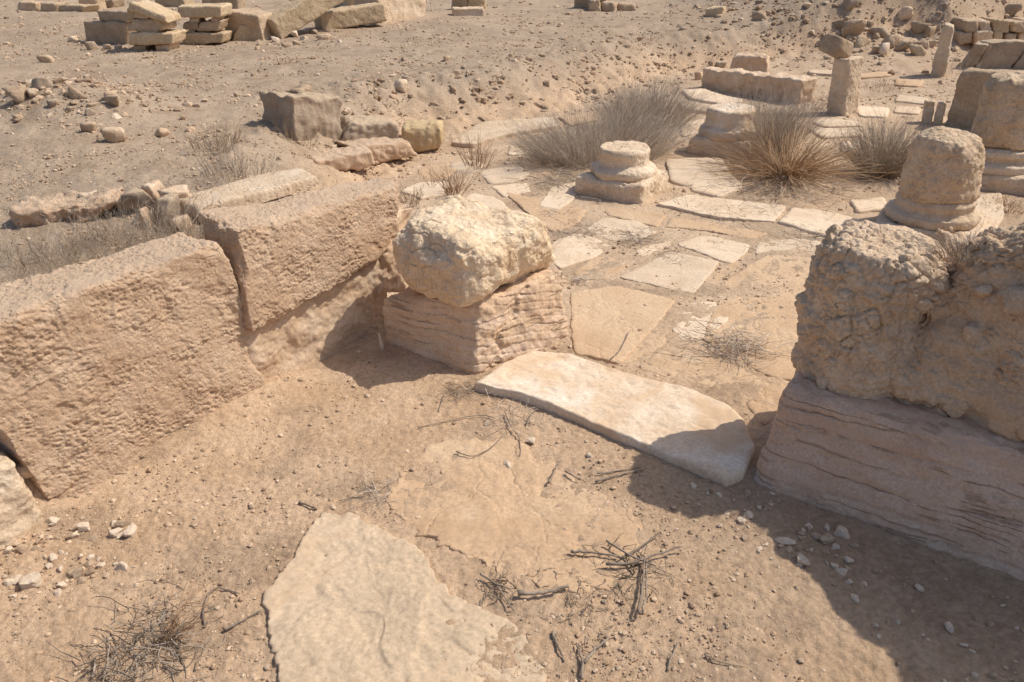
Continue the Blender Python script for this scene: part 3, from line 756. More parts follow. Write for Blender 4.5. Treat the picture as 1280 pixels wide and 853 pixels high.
g = (at(720, 243)+at(838, 236))/2
attic('ruined_column', 'worn cream column base alone on its square plinth in mid court', 'column base', (g[0], g[1]+.04, 0), math.radians(-33), .27, .13,
      [(.235, .12), (.25, .15), (.245, .18), (.215, .20), (.19, .215), (.185, .26), (.19, .30), (.175, .325)], None, 'lime', 61)
g = at(907, 192)
attic('ruined_column', 'pale column base half hidden by the brown tussock', 'column base', (g[0]+.05, g[1]+.15, 0), math.radians(-33), .27, .12,
      [(.24, .11), (.26, .14), (.25, .19), (.21, .22), (.2, .27), (.205, .34), (.19, .36)], None, 'white_lime', 66)
g = at(1170, 284)
attic('ruined_column', 'tapered cracked column stump on a round base in front of the taller column', 'column stump', (g[0]-.01, g[1]+.06, 0), math.radians(-33), .30, .05,
      [(.26, .04), (.275, .07), (.27, .10), (.235, .12), (.225, .135), (.235, .17), (.215, .20)],
      [(.205, .19), (.222, .215), (.216, .36), (.195, .50), (.165, .56), (.10, .585)], 'lime', 71, (-.02, .0), 150, 'drum', d_drum)
g = at(1246, 232)
attic('ruined_column', 'broad column stump on a twice ringed base at the right edge', 'column stump', (g[0]+.05, g[1]+.14, 0), math.radians(-33), .32, .10,
      [(.27, .09), (.295, .12), (.29, .16), (.24, .185), (.23, .20), (.26, .22), (.255, .26), (.225, .275)],
      [(.20, .27), (.222, .29), (.220, .5), (.205, .67), (.175, .74), (.10, .76)], 'lime', 77, (-.03, 0), 130, 'drum', d_drum)

# ------------------------------------------------------------------ blocks placed by their front face
def block(name, label, cat, pts, depth, mat, disp=d_far, r=.02, step=.03, seed=0, group=None, skew=0, base=None, sink=.04, amp=1.0, tp=.0, kind='thing'):
    """pts: front face BL BR TR TL in the photograph; depth: metres away from the viewer; skew: sideways metres along the way"""
    if base is None:
        a, b = atg(*pts[0]), atg(*pts[1])
    else:
        a, b = at(*pts[0], base), at(*pts[1], base)
    e = b-a; n = np.array([-e[1], e[0], 0.]); n /= np.linalg.norm(n); e2 = np.array([e[0], e[1], 0])/np.hypot(e[0], e[1])
    tr = onplane(*pts[2], a, b); tl = onplane(*pts[3], a, b)
    dv = n*depth+e2*skew
    if base is None: a = a-[0, 0, sink]; b = b-[0, 0, sink]
    c = [a, b, tr, tl, a+dv, b+dv, tr+dv*(1-tp), tl+dv*(1-tp)]
    v, f = hexblock(c, step, r, disp, seed, amp)
    return tag(put(name, v, f, MT[mat]), label, cat, group, kind)

# fractured pillar and its stone, monolith, upright slab, small stones
block('stone_pillar', 'fractured square pillar standing in the court with a stone balanced on top', 'stone pillar', [(1031, 141), (1056, 146), (1061, 74), (1042, 73)], .22, 'lime', d_lime, .02, .014, 91, skew=-.0)
p = atg(1047, 143); z0 = zat(1050, 73, p[1]+.1)
v, f = rock(93, 4, 9, (.195, .12, .095), .05)
R_ = np.array(Euler((0, math.radians(24), math.radians(-8))).to_matrix()); v = v@R_.T + z0 + np.array([-.04, .02, .105])
tag(put('balanced_stone', v, f, MT['far_stone']), 'tilted grey stone balanced on the fractured pillar', 'stone')
block('stone_monolith', 'tall leaning monolith standing far back near the stone wall', 'monolith', [(1162, 96), (1181, 97), (1193, 33), (1180, 30)], .24, 'lime', d_lime, .03, .02, 97)
block('dressed_slab', 'wide upright dressed slab standing behind the broad column', 'stone slab', [(1180, 157), (1258, 168), (1275, 92), (1200, 89)], .22, 'far_stone', d_lime, .02, .02, 101)
block('small_post', 'small pale square post stone left of the dressed slab', 'stone', [(1152, 154), (1165, 155), (1168, 128), (1156, 126)], .1, 'lime', d_lime, .01, .012, 103)
block('split_stone', 'small split pale stone between the post stone and the dressed slab', 'stone', [(1166, 155), (1178, 156), (1182, 130), (1172, 128)], .1, 'lime', d_lime, .015, .012, 104)
block('fallen_beam', 'long fallen beam with a chipped top lying before the bank', 'stone beam', [(876, 110), (997, 131), (1004, 101), (878, 86)], .28, 'wall_core', d_lime, .02, .02, 107, amp=1.6)
block('rough_block', 'rough yellowish block lying on the far side of the fallen beam', 'stone block', [(910, 98), (962, 100), (958, 70), (915, 70)], .3, 'wall_core', d_grooved, .04, .02, 109)

# behind the near wall: white slab, wall stones, boulders
zs = atg(300, 232)[2]+.035
poly = [at(x, y, zs) for x, y in [(213, 246), (262, 236), (330, 216), (378, 210), (396, 219), (330, 238), (262, 256), (248, 264), (240, 256)]]
v, f = outline_slab(poly, zs-.07, zs, 120, .012, .02, None, .02, (0.0, 0.0))
tag(put('white_slab', v, f, MT['lime']), 'long whitish slab lying behind the raised wall block', 'stone slab')
block('wall_stone', 'pink sandstone piece lying in line behind the white slab', 'stone', [(392, 222), (474, 208), (466, 188), (394, 200)], .28, 'sandstone', d_far, .03, .014, 123, base=.10)
block('wall_stone', 'low pink sandstone lump right of the one behind the white slab', 'stone', [(470, 207), (524, 195), (512, 176), (440, 184)], .3, 'sandstone', d_far, .04, .014, 125, base=.05)
block('ledge_rock', 'long low grey ledge rock leading to the ochre stone', 'rock', [(418, 194), (500, 184), (498, 156), (440, 153)], .35, 'grey_rock', d_far, .05, .016, 127, base=.12)
block('ochre_stone', 'ochre stone at the end of the grey ledge rock', 'stone', [(502, 190), (553, 188), (552, 158), (500, 160)], .3, 'ochre', d_far, .05, .014, 129, base=.02)
block('boulder', 'grey upright boulder with a flat dusty top on the plateau', 'boulder', [(367, 176), (424, 176), (432, 122), (362, 118)], .40, 'grey_rock', d_grooved, .05, .016, 131, amp=.9)
block('side_stone', 'pale stone half hidden behind the left side of the boulder', 'stone', [(358, 141), (374, 142), (374, 112), (356, 114)], .3, 'far_stone', d_far, .04, .02, 133)
block('mound_block', 'worn brown block half buried behind the near wall at left', 'stone block', [(14, 288), (96, 278), (150, 252), (12, 266)], .5, 'sandstone', d_lime, .07, .014, 135, amp=2.0, tp=.3)
for k, (px, py, w, m, lab) in enumerate([(198, 250, .10, 'wall_core', 'tan stone left of the white slab'), (172, 262, .11, 'grey_rock', 'dark grey stone in the rubble left of the white slab'),
        (212, 272, .12, 'grey_rock', 'grey stone in the rubble just below the white slab tip'), (118, 256, .07, 'pale_rubble', 'small whitish stone on the half buried block'), (132, 262, .06, 'pale_rubble', 'tiny pale stone beside the half buried block'),
        (225, 256, .09, 'wall_core', 'tan stone touching the left tip of the white slab'), (185, 278, .08, 'rubble', 'brown stone in the dry grass behind the near wall'), (100, 272, .05, 'pale_rubble', 'small white stone below the half buried block'),
        (235, 285, .07, 'rubble', 'small brown stone in dry grass near the wall joint')]):
    p = atg(px, py); v, f = rock(140+k, 4, 9, (w*1.1, w, w*.75), .08); v = v+p+[0, 0, w*.35]
    tag(put('rubble_stone', v, f, MT[m]), lab, 'stone', 'rubble stones behind the near wall')

# ------------------------------------------------------------------ the stone stacks at the back
SG = 'stacked and dumped building stones at the back left'
def pile(name, pts, depth, mat, lab, seed, lift=None, cat='stone block', r=.016, skew=0, disp=d_far):
    """a block whose front face stands on the line of the stack"""
    return block(name, lab, cat, pts, depth, mat, disp, r, .03, seed, SG, skew, base=lift)
def yline(px, py): return atg(px, py)
def stacked(px0, py0):
    """stones of a dry stack: all share one front line through the ground at (px0, py0)"""
    g0 = atg(px0, py0); a = g0; b = g0+np.array([1, 0.04, 0])
    def add(pts, depth, mat, lab, seed, name='stacked_stone', fwd=0.0, disp=d_far, r=.016):
        fa, fb = a-[0, fwd, 0], b-[0, fwd, 0]
        c = [onplane(*q, fa, fb) for q in pts]; c += [q+np.array([0, depth, 0]) for q in c]
        v, f = hexblock(c, .022, r, disp, seed, .8)
        tag(put(name, v, f, MT[mat]), lab, 'stacked stone', SG)
    return add
s1 = stacked(187, 64)
s1([(166, 66), (181, 66), (182, 56), (166, 57)], .4, 'rubble', 'left foot stone under the left hand dry stack', 201)
s1([(194, 66), (211, 66), (212, 55), (194, 56)], .4, 'rubble', 'right foot stone under the left hand dry stack', 202)
s1([(160, 57), (215, 56), (216, 42), (161, 42)], .5, 'far_yellow', 'bottom long slab of the left hand dry stack', 203, fwd=.05)
s1([(174, 42), (197, 42), (196, 35), (176, 35)], .35, 'rubble', 'small spacer stone above the bottom slab of the left hand stack', 204)
s1([(158, 38), (206, 38), (202, 24), (166, 24)], .45, 'far_stone', 'middle slab of the left hand dry stack', 205)
s1([(166, 24), (186, 24), (186, 13), (168, 13)], .4, 'far_stone', 'squarish stone under the top slab of the left hand stack', 206)
s1([(157, 26), (168, 26), (172, 10), (156, 9)], .45, 'far_yellow', 'left upright end of the top slab in the left hand stack', 207)
s1([(160, 13), (210, 30), (206, 20), (162, 3)], .5, 'far_yellow', 'sagging top slab of the left hand dry stack', 208, fwd=.04)
s2 = stacked(252, 56)
s2([(228, 56), (278, 54), (279, 42), (227, 42)], .5, 'far_yellow', 'bottom long slab of the right hand dry stack', 211, fwd=.05)
s2([(228, 38), (247, 38), (246, 28), (228, 28)], .4, 'far_stone', 'left middle stone of the right hand dry stack', 212)
s2([(246, 40), (272, 39), (276, 26), (250, 28)], .4, 'far_stone', 'right middle stone of the right hand dry stack', 213)
s2([(236, 29), (248, 29), (248, 22), (236, 22)], .3, 'rubble', 'small spacer stone under the top slab of the right hand stack', 214)
s2([(262, 27), (272, 27), (272, 22), (264, 22)], .3, 'rubble', 'tiny spacer stone under the right end of the top slab', 217)
s2([(223, 22), (276, 22), (276, 8), (221, 8)], .5, 'far_yellow', 'top slab of the right hand dry stack', 215, fwd=.04)
s2([(234, 42), (243, 42), (243, 38), (234, 38)], .3, 'rubble', 'thin spacer on the bottom slab of the right hand stack', 216)
pile('dumped_block', [(106, 52), (158, 56), (156, 28), (104, 27)], .5, 'far_stone', 'big squarish block left of the left hand dry stack', 221, disp=d_lime)
block('dumped_slab', 'slab lying on the squarish block left of the dry stack', 'stone block', [(122, 27), (160, 29), (158, 14), (119, 13)], .5, 'far_stone', d_far, .03, .03, 222, SG, base=atg(130, 52)[2]+.28)
pile('dumped_block', [(282, 50), (330, 52), (322, 20), (278, 13)], .5, 'far_stone', 'broken hollowed block right of the right hand dry stack', 223)
pile('dumped_block', [(287, 52), (334, 50), (330, 34), (300, 32)], .3, 'far_yellow', 'curved pale fragment lying before the hollowed block', 224)
# the leaning beams
def beam(p0, p1, w, h, mat, lab, seed, name='dumped_beam'):
    p0, p1 = np.array(p0), np.array(p1); e = p1-p0; L = np.linalg.norm(e); e /= L
    n = np.cross([0, 0, 1.], e); n /= np.linalg.norm(n); u = np.cross(e, n)
    # near end first; n points sideways
    c = [p0-n*w/2, p1-n*w/2, p1-n*w/2+u*h, p0-n*w/2+u*h, p0+n*w/2, p1+n*w/2, p1+n*w/2+u*h, p0+n*w/2+u*h]
    v, f = hexblock(c, .025, .014, d_far, seed, .7)
    tag(put(name, v, f, MT[mat]), lab, 'stone beam', SG)
g0 = atg(342, 49); g1 = atg(400, 42)
beam(g0+[0, .1, -.02], g0+[.95, 1.0, .5], .36, .30, 'far_yellow', 'long beam propped up at an angle right of the dry stacks', 225)
g0 = atg(398, 38)
beam(g0+[-.05, .25, -.03], g0+[.9, .75, .06], .42, .26, 'far_yellow', 'flat lying yellow beam in front of the propped beam', 226)
pile('dumped_block', [(477, 30), (532, 20), (532, -18), (470, -12)], .55, 'lime', 'large pale cube of stone at the top of the picture', 227, disp=d_lime)
pile('dumped_block', [(567, 20), (606, 20), (604, 10), (566, 11)], .3, 'lime', 'low pale block with a chipped top right of the large cube', 228)
pile('dumped_block', [(562, 12), (582, 12), (584, -8), (563, -8)], .4, 'far_yellow', 'left of two rounded blocks behind the low chipped block', 229, r=.08)
pile('dumped_block', [(584, 12), (606, 13), (607, -8), (585, -8)], .4, 'far_yellow', 'right of two rounded blocks behind the low chipped block', 230, r=.08)
for k, (pts, lab) in enumerate([([(717, 10), (742, 12), (745, -10), (718, -10)], 'grey block at the top edge above the middle of the plateau'),
        ([(735, 14), (752, 15), (750, 0), (737, 1)], 'small tan block beside the grey block at the top edge'),
        ([(750, 14), (770, 15), (768, 4), (752, 3)], 'small leaning block right of the tan block at the top edge'),
        ([(772, 14), (796, 14), (794, 5), (773, 5)], 'flat block ending the row at the top edge'),
        ([(880, 21), (903, 20), (904, 9), (881, 10)], 'lone brown block on the plateau near the top edge'),
        ([(20, 13), (46, 14), (44, 3), (22, 2)], 'low pale wall stone at the top left edge'),
        ([(48, 14), (70, 15), (70, 4), (50, 3)], 'second low wall stone from the top left'),
        ([(72, 15), (102, 15), (103, 7), (73, 7)], 'third low wall stone from the top left'),
        ([(96, 13), (122, 12), (120, -2), (98, -2)], 'taller pale wall stone left of the dumped slab'),
        ([(122, 10), (140, 10), (140, -1), (123, 0)], 'small wall stone behind the left hand dry stack'),
        ([(195, 9), (232, 9), (228, -4), (192, -2)], 'rough stone at the top edge behind the two dry stacks'),
        ([(250, 9), (274, 12), (272, -6), (252, -6)], 'rough stone at the top edge behind the right hand stack'),
        ([(276, 12), (298, 12), (296, -4), (276, -4)], 'grey stone at the top edge above the hollowed block'),
        ([(402, 4), (436, 10), (436, -12), (404, -12)], 'pale stone at the top edge behind the flat beam')]):
    pile('dumped_stone', pts, .35, ['far_stone', 'far_yellow', 'rubble'][k % 3], lab, 240+k, r=.05)
for k, (px, py, w, lab) in enumerate([(440, 30, .11, 'pinkish stone at the end of the flat yellow beam'), (405, 50, .14, 'pink stone lying in front of the flat beam'),
        (392, 42, .10, 'dark stone in the rubble between the two beams'), (370, 46, .13, 'whitish stone in the rubble below the propped beam'),
        (116, 62, .15, 'brown stone at the foot of the squarish block'), (92, 52, .11, 'pale stone left of the squarish block'),
        (135, 62, .10, 'small stone before the squarish block'), (148, 62, .08, 'little stone between squarish block and dry stack'),
        (60, 78, .12, 'pair of brown stones lying on the plateau left of the stacks'), (28, 124, .16, 'rounded tan stone at the left of the debris heap'),
        (42, 120, .10, 'small stone behind the rounded tan stone'), (112, 143, .08, 'dark upright stone on the debris heap'), (135, 127, .12, 'pinkish stone on top of the debris heap'),
        (145, 132, .12, 'tan stone at the right end of the debris heap'), (92, 122, .13, 'pale slab stone on the debris heap'), (55, 108, .12, 'grey stone at the back of the debris heap'),
        (66, 134, .08, 'dark stone at the front of the debris heap'), (143, 176, .14, 'flat brown stone lying alone below the debris heap'), (112, 164, .09, 'small tan stone below the debris heap'),
        (203, 170, .09, 'pale stone alone on the plateau'), (237, 166, .06, 'small white stone alone on the plateau'), (502, 112, .14, 'tan stone on the edge of the bank'),
        (505, 76, .07, 'small dark stone on the plateau track'), (640, 71, .07, 'small tan stone on the plateau track'), (557, 76, .08, 'small peaked stone on the plateau track')]):
    w *= .62; p = atg(px, py); v, f = rock(300+k, 3, 10, (w*1.15, w*.9, w*.75), .08); v = v+p+[0, 0, w*.35]
    tag(put('loose_stone', v, f, MT['pale_rubble' if 'whitish' in lab else ('grey_rock' if 'dark' in lab or 'grey' in lab else 'rubble')]), lab, 'stone', 'loose stones on the plateau')

# ------------------------------------------------------------------ the ruined wall and slabs at the back right
RG = 'stones of the ruined wall at the back right'
rw = []
for (x0, x1, y0, y1, n, sd) in [(1196, 1340, 56, 40, 8, 1), (1204, 1340, 41, 26, 7, 2)]:
    rs = np.random.RandomState(sd)
    ws = rs.uniform(.7, 1.4, n); xs = x0+(x1-x0)*np.concatenate([[0], np.cumsum(ws)/ws.sum()])
    a = atg(1200, 58); b = a+np.array([1, .12, 0])
    for i in range(n):
        j = rs.uniform(-2, 2, 4)
        pts = [(xs[i]+1, y0+j[0]*.4), (xs[i+1]-1, y0+j[0]*.4), (xs[i+1]-1.5, y1+j[1]), (xs[i]+1.5, y1+j[2])]
        c = [onplane(*q, a, b) for q in pts]; dz = .4+rs.uniform(-.03, .03)
        c = [q-np.array([0, rs.uniform(0, .05), 0]) for q in c]; c += [q+np.array([0, dz, 0]) for q in c]
        v, f = hexblock(c, .025, .03, d_far, 320+i+10*sd, .9)
        nm = ['first', 'second', 'third', 'fourth', 'fifth', 'sixth', 'seventh', 'eighth'][i]
        tag(put('wall_stone', v, f, MT[['far_stone', 'rubble', 'far_yellow'][i % 3]]), '%s stone from the left in the %s row of the ruined wall' % (nm, 'lower' if sd == 1 else 'upper'), 'wall stone', RG)
block('dark_slab', 'dark dressed slab leaning at the foot of the ruined wall', 'stone slab', [(1218, 86), (1262, 86), (1290, 52), (1238, 53)], .25, 'grey_rock', d_lime, .02, .02, 351)
block('dark_slab', 'stepped dark block left of the dark dressed slab', 'stone slab', [(1196, 84), (1216, 86), (1236, 56), (1218, 55)], .4, 'grey_rock', make_strata(.06, .02), .02, .02, 352)
block('dark_slab', 'dark slab at the right edge behind the broad column', 'stone slab', [(1264, 86), (1330, 88), (1345, 52), (1292, 52)], .25, 'grey_rock', d_lime, .02, .02, 353)
for k, (px, py, w, m, lab) in enumerate([(1148, 69, .14, 'far_yellow', 'squared pale block on the court edge left of the monolith'), (1113, 58, .17, 'rubble', 'orange stone in the rubble left of the monolith'),
        (1078, 57, .14, 'far_yellow', 'yellowish wedge stone at the edge of the far rubble'), (1095, 66, .10, 'rubble', 'brown stone in the far rubble'),
        (1130, 62, .15, 'far_stone', 'pale lump in the far rubble beside the orange stone'), (1127, 22, .16, 'rubble', 'orange stone up on the hillside'),
        (1098, 44, .15, 'grey_rock', 'dark flat stone in the far rubble'), (1146, 40, .15, 'far_stone', 'long stone at the top of the far rubble'),
        (1160, 44, .12, 'rubble', 'stone just left of the monolith top'), (1205, 52, .16, 'grey_rock', 'grey stone between monolith and ruined wall'),
        (1225, 58, .15, 'grey_rock', 'grey boulder before the ruined wall'), (1063, 42, .20, 'far_stone', 'squared block on the slope behind the balanced stone'),
        (1155, 60, .10, 'rubble', 'little stone behind the squared pale block'), (1108, 68, .16, 'white_lime', 'flat whitish stone at the foot of the far rubble'),
        (950, 24, .12, 'far_stone', 'pale stone on the plateau at right of the brown block'), (956, 20, .09, 'rubble', 'small brown stone beside the pale plateau stone'),
        (1262, 16, .14, 'grey_rock', 'dark stone on the hillside at the right edge'), (1060, 8, .16, 'grey_rock', 'dark bulge of rock on the hillside'),
        (872, 100, .10, 'rubble', 'brown stone at the left end of the fallen beam'), (902, 84, .09, 'rubble', 'pinkish stone behind the fallen beam'),
        (888, 82, .07, 'rubble', 'small stone on the bank behind the fallen beam')]):
    w *= .8; p = atg(px, py); v, f = rock(360+k, 3, 10, (w*1.2, w*.9, w*.85), .07, 60); v = v+p+[0, 0, w*.35]
    tag(put('loose_stone', v, f, MT[m]), lab, 'stone', 'loose stones of the far rubble')

# ------------------------------------------------------------------ loose stones, each of them an object; then the gravel nobody could count
VAR = []
for k in range(14):
    rs = np.random.RandomState(k); v, f = rock(500+k, 3, 8+k % 5, (1, rs.uniform(.65, .95), rs.uniform(.35, .75)), .05, 60)
    VAR.append(v)
def variant(k, mat):
    key = (k, mat)
    if key not in _VM:
        me = mesh('stone', VAR[k], ico(3)[1], False); me.materials.append(MT[mat]); _VM[key] = me
    return _VM[key]
_VM = {}
RND = random.Random(5)
def inpoly(x, y, poly):
    c = False; j = len(poly)-1
    for i in range(len(poly)):
        if (poly[i][1] > y) != (poly[j][1] > y) and x < (poly[j][0]-poly[i][0])*(y-poly[i][1])/(poly[j][1]-poly[i][1])+poly[i][0]: c = not c
        j = i
    return c
def strew(poly_px, n, s0, s1, mats, label, group, name='loose_stone', clump=0):
    poly = [atg(*p)[:2] for p in poly_px]
    xs = [p[0] for p in poly]; ys = [p[1] for p in poly]; k = 0; tries = 0
    while k < n and tries < n*60:
        tries += 1
        x = RND.uniform(min(xs), max(xs)); y = RND.uniform(min(ys), max(ys))
        if not inpoly(x, y, poly): continue
        if clump and float(fbm(np.array([[x*clump, y*clump, 0]]), 2, 70)[0]) < .05: continue
        s = s0*(s1/s0)**(RND.random()**1.8)
        o = bpy.data.objects.new(name, variant(RND.randrange(14), RND.choice(mats))); COL.objects.link(o)
        o.scale = (s, s, s*RND.uniform(.8, 1.2)); o.rotation_euler = (RND.uniform(-.3, .3), RND.uniform(-.3, .3), RND.uniform(0, 6.28))
        o.location = (x, y, gz(x, y)+s*.12)
        tag(o, label, 'stone', group); k += 1
strew([(0, 650), (70, 650), (190, 655), (175, 700), (110, 745), (0, 745)], 45, .010, .034, ['pale_rubble', 'pale_rubble', 'rubble'], 'pale chip of stone in the spill below the left wall block', 'stone chips below the left wall block')
strew([(880, 610), (930, 615), (1010, 650), (1120, 700), (1080, 740), (980, 720), (890, 640)], 40, .008, .030, ['pale_rubble', 'rubble'], 'stone chip in the shade at the foot of the right pier', 'stone chips in the shade of the right pier')
strew([(1010, 700), (1280, 760), (1280, 853), (1120, 853)], 22, .008, .022, ['rubble', 'pale_rubble'], 'stone chip on dark soil at the bottom right', 'stone chips at the bottom right')
strew([(500, 108), (640, 96), (850, 66), (860, 90), (700, 142), (560, 168)], 62, .018, .055, ['rubble', 'rubble', 'far_stone'], 'broken stone lying on the slope of the bank', 'broken stones on the bank')
strew([(0, 70), (300, 80), (500, 60), (800, 30), (860, 55), (480, 110), (340, 150), (0, 180)], 30, .015, .042, ['rubble', 'rubble', 'pale_rubble'], 'small stone scattered on the plateau behind the wall', 'small stones scattered on the plateau')
strew([(1040, 30), (1200, 18), (1200, 60), (1070, 66)], 34, .04, .14, ['rubble', 'far_stone', 'grey_rock'], 'broken stone in the far rubble left of the ruined wall', 'broken stones of the far rubble')
strew([(820, 4), (1280, 2), (1280, 20), (1050, 30), (900, 20)], 26, .04, .12, ['rubble', 'grey_rock'], 'stone on the far hillside', 'stones on the far hillside')
strew([(0, 110), (60, 100), (160, 120), (170, 150), (60, 150)], 22, .025, .07, ['rubble', 'grey_rock', 'pale_rubble'], 'stone lying in the debris heap', 'stones of the debris heap')
strew([(250, 45), (330, 52), (440, 45), (430, 60), (260, 66)], 16, .03, .09, ['rubble', 'pale_rubble'], 'stone chip below the propped beam', 'stone chips below the propped beam')
for k, (px, py, s, m, lab) in enumerate([(105, 662, .028, 'pale_rubble', 'flat whitish stone right under the wall block corner'), (166, 666, .032, 'pale_rubble', 'largest pale stone on the sand right of the white spill'),
        (92, 718, .026, 'rubble', 'reddish brown stone at the front of the pale spill'), (40, 728, .040, 'pale_rubble', 'long flat pale stone at the front of the spill'), (666, 552, .030, 'pale_rubble', 'angular pale stone beside the threshold with a twig on it'),
        (634, 582, .026, 'pale_rubble', 'pale stone half on the dusty flagstone'), (514, 588, .017, 'rubble', 'small brown stone on the left rim of the dusty flagstone'),
        (737, 571, .016, 'pale_rubble', 'small pale stone close to the front of the threshold'), (608, 530, .016, 'pale_rubble', 'pale square chip near the pier corner'),
        (612, 769, .012, 'rubble', 'round brown pebble on the edge of the big grey flagstone'), (423, 704, .011, 'pale_rubble', 'pinkish pebble in the middle of the big grey flagstone'), (984, 680, .034, 'pale_rubble', 'rounded whitish stone in the pier shade'),
        (1052, 668, .036, 'pale_rubble', 'cracked pale lump against the foot of the right pier'), (1054, 714, .020, 'pale_rubble', 'upright pale chip in the pier shade'), (866, 610, .018, 'pale_rubble', 'pale chip under the end of the threshold'), (36, 592, .045, 'wall_core', 'rounded tan stone plugging the joint left of the wall block'),
        (48, 618, .035, 'wall_core', 'second tan stone plugging the joint left of the wall block')]):
    if k >= 15: p = onplane(px, py, A_+[-.04, .03], B_+[-.04, .03])
    else: p = atg(px, py)
    o = bpy.data.objects.new('loose_stone', variant(k % 14, m)); COL.objects.link(o); o.scale = (s, s, s*.8); o.rotation_euler = (0, 0, k*1.7)
    o.location = Vector(p)+Vector((0, 0, s*.15)); tag(o, lab, 'stone', 'loose stones near the piers')

def gravel(name, label, n, where, smin, smax, seed, r0=1.0, r1=26, dark=1.0):
    rs = np.random.RandomState(seed)
    r = np.exp(rs.uniform(math.log(r0), math.log(r1), n)); u = rs.uniform(-1, 1, n)
    y = r; x = u*(y*.85+.5)
    dn = fbm(P3(x, y)*1.3, 3, 60); D = sdist(x, y)
    keep = rs.uniform(0, 1, n) < where(x, y, D, dn)
    x, y = x[keep], y[keep]; n = len(x)
    s = smin(y)*np.exp(rs.exponential(.5, n)); s = np.minimum(s, smax(y))
    z = height(x, y)
    bv, bf = ico(1)
    allv = []; 
    jit = rs.uniform(.6, 1.15, (n, len(bv), 1))
    v = bv[None]*jit*np.stack([np.ones(n), rs.uniform(.6, 1, n), rs.uniform(.4, .8, n)], 1)[:, None]*s[:, None, None]
    a = rs.uniform(0, 6.28, n); ca, sa = np.cos(a)[:, None], np.sin(a)[:, None]
    vx = v[..., 0]*ca-v[..., 1]*sa; vy = v[..., 0]*sa+v[..., 1]*ca
    v = np.stack([vx+x[:, None], vy+y[:, None], v[..., 2]+z[:, None]+.15*s[:, None]], -1).reshape(-1, 3)
    f = (bf[None]+(np.arange(n)*len(bv))[:, None, None]).reshape(-1, 3)
    g = rs.uniform(0, 1, n)
    base = np.array([.42, .28, .18])*(1-g[:, None])+np.array([.64, .49, .355])*g[:, None]
    base *= rs.uniform(.7, 1.1, (n, 1))*dark
    o = put(name, v, f, MT['gravel'], smooth=False, tint=np.repeat(base, len(bv), 0)); o['kind'] = 'stuff'
    tag(o, label, 'gravel', None, 'stuff')
MT['gravel'] = plant_mat('gravel', .95)
gravel('gravel', 'fine gravel and grit strewn over the dusty ground', 70000,
       lambda x, y, D, dn: np.clip(.35+dn*1.2+.25*(x < -.6)*(y < 3), .05, 1)*np.where((D < -.2)&(y > 2.9)&(y < 8), .4, 1), lambda y: .0013+.0006*y, lambda y: .006+.003*y, 11)
gravel('stone_rubble', 'rough rubble of broken bits covering the slope of the bank', 36000,
       lambda x, y, D, dn: np.clip(.95*sst(-.15, .25, D)*(1-sst(.8, 1.5, D))*sst(4.5, 6.5, y)*(.75+dn), 0, 1), lambda y: .004+.0008*y, lambda y: .02+.0035*y, 12, 6.0, 16, .92)
gravel('stone_rubble', 'stony litter on the far hillside and round the debris heap', 34000,
       lambda x, y, D, dn: np.clip(.5*sst(2.5, 4.5, x)*sst(9.5, 11, y)*sst(-.1, .3, D) + .07*(dn > .25)*(D > .3) + sum(.9*np.exp(-((x-h[0])**2+(y-h[1])**2)/(1.1*h[2])**2) for h in HEAPS[1:]), 0, 1), lambda y: .004+.0010*y, lambda y: .02+.0045*y, 14, 6.0, 28, .92)
gravel('gravel', 'fine grit on the plateau and the court beyond the piers', 40000,
       lambda x, y, D, dn: np.clip(.5+1.2*dn, .05, 1)*np.where(D < -.2, .35, 1), lambda y: .0025+.0006*y, lambda y: .004+.0022*y, 15, 3.5, 15, .95)
gravel('soil_crumbs', 'crumbs of soil and bark on the near ground', 22000,
       lambda x, y, D, dn: np.clip(.25+1.2*dn, .05, 1)*(y < 4), lambda y: .0009+.0006*y, lambda y: .007+0*y, 13)

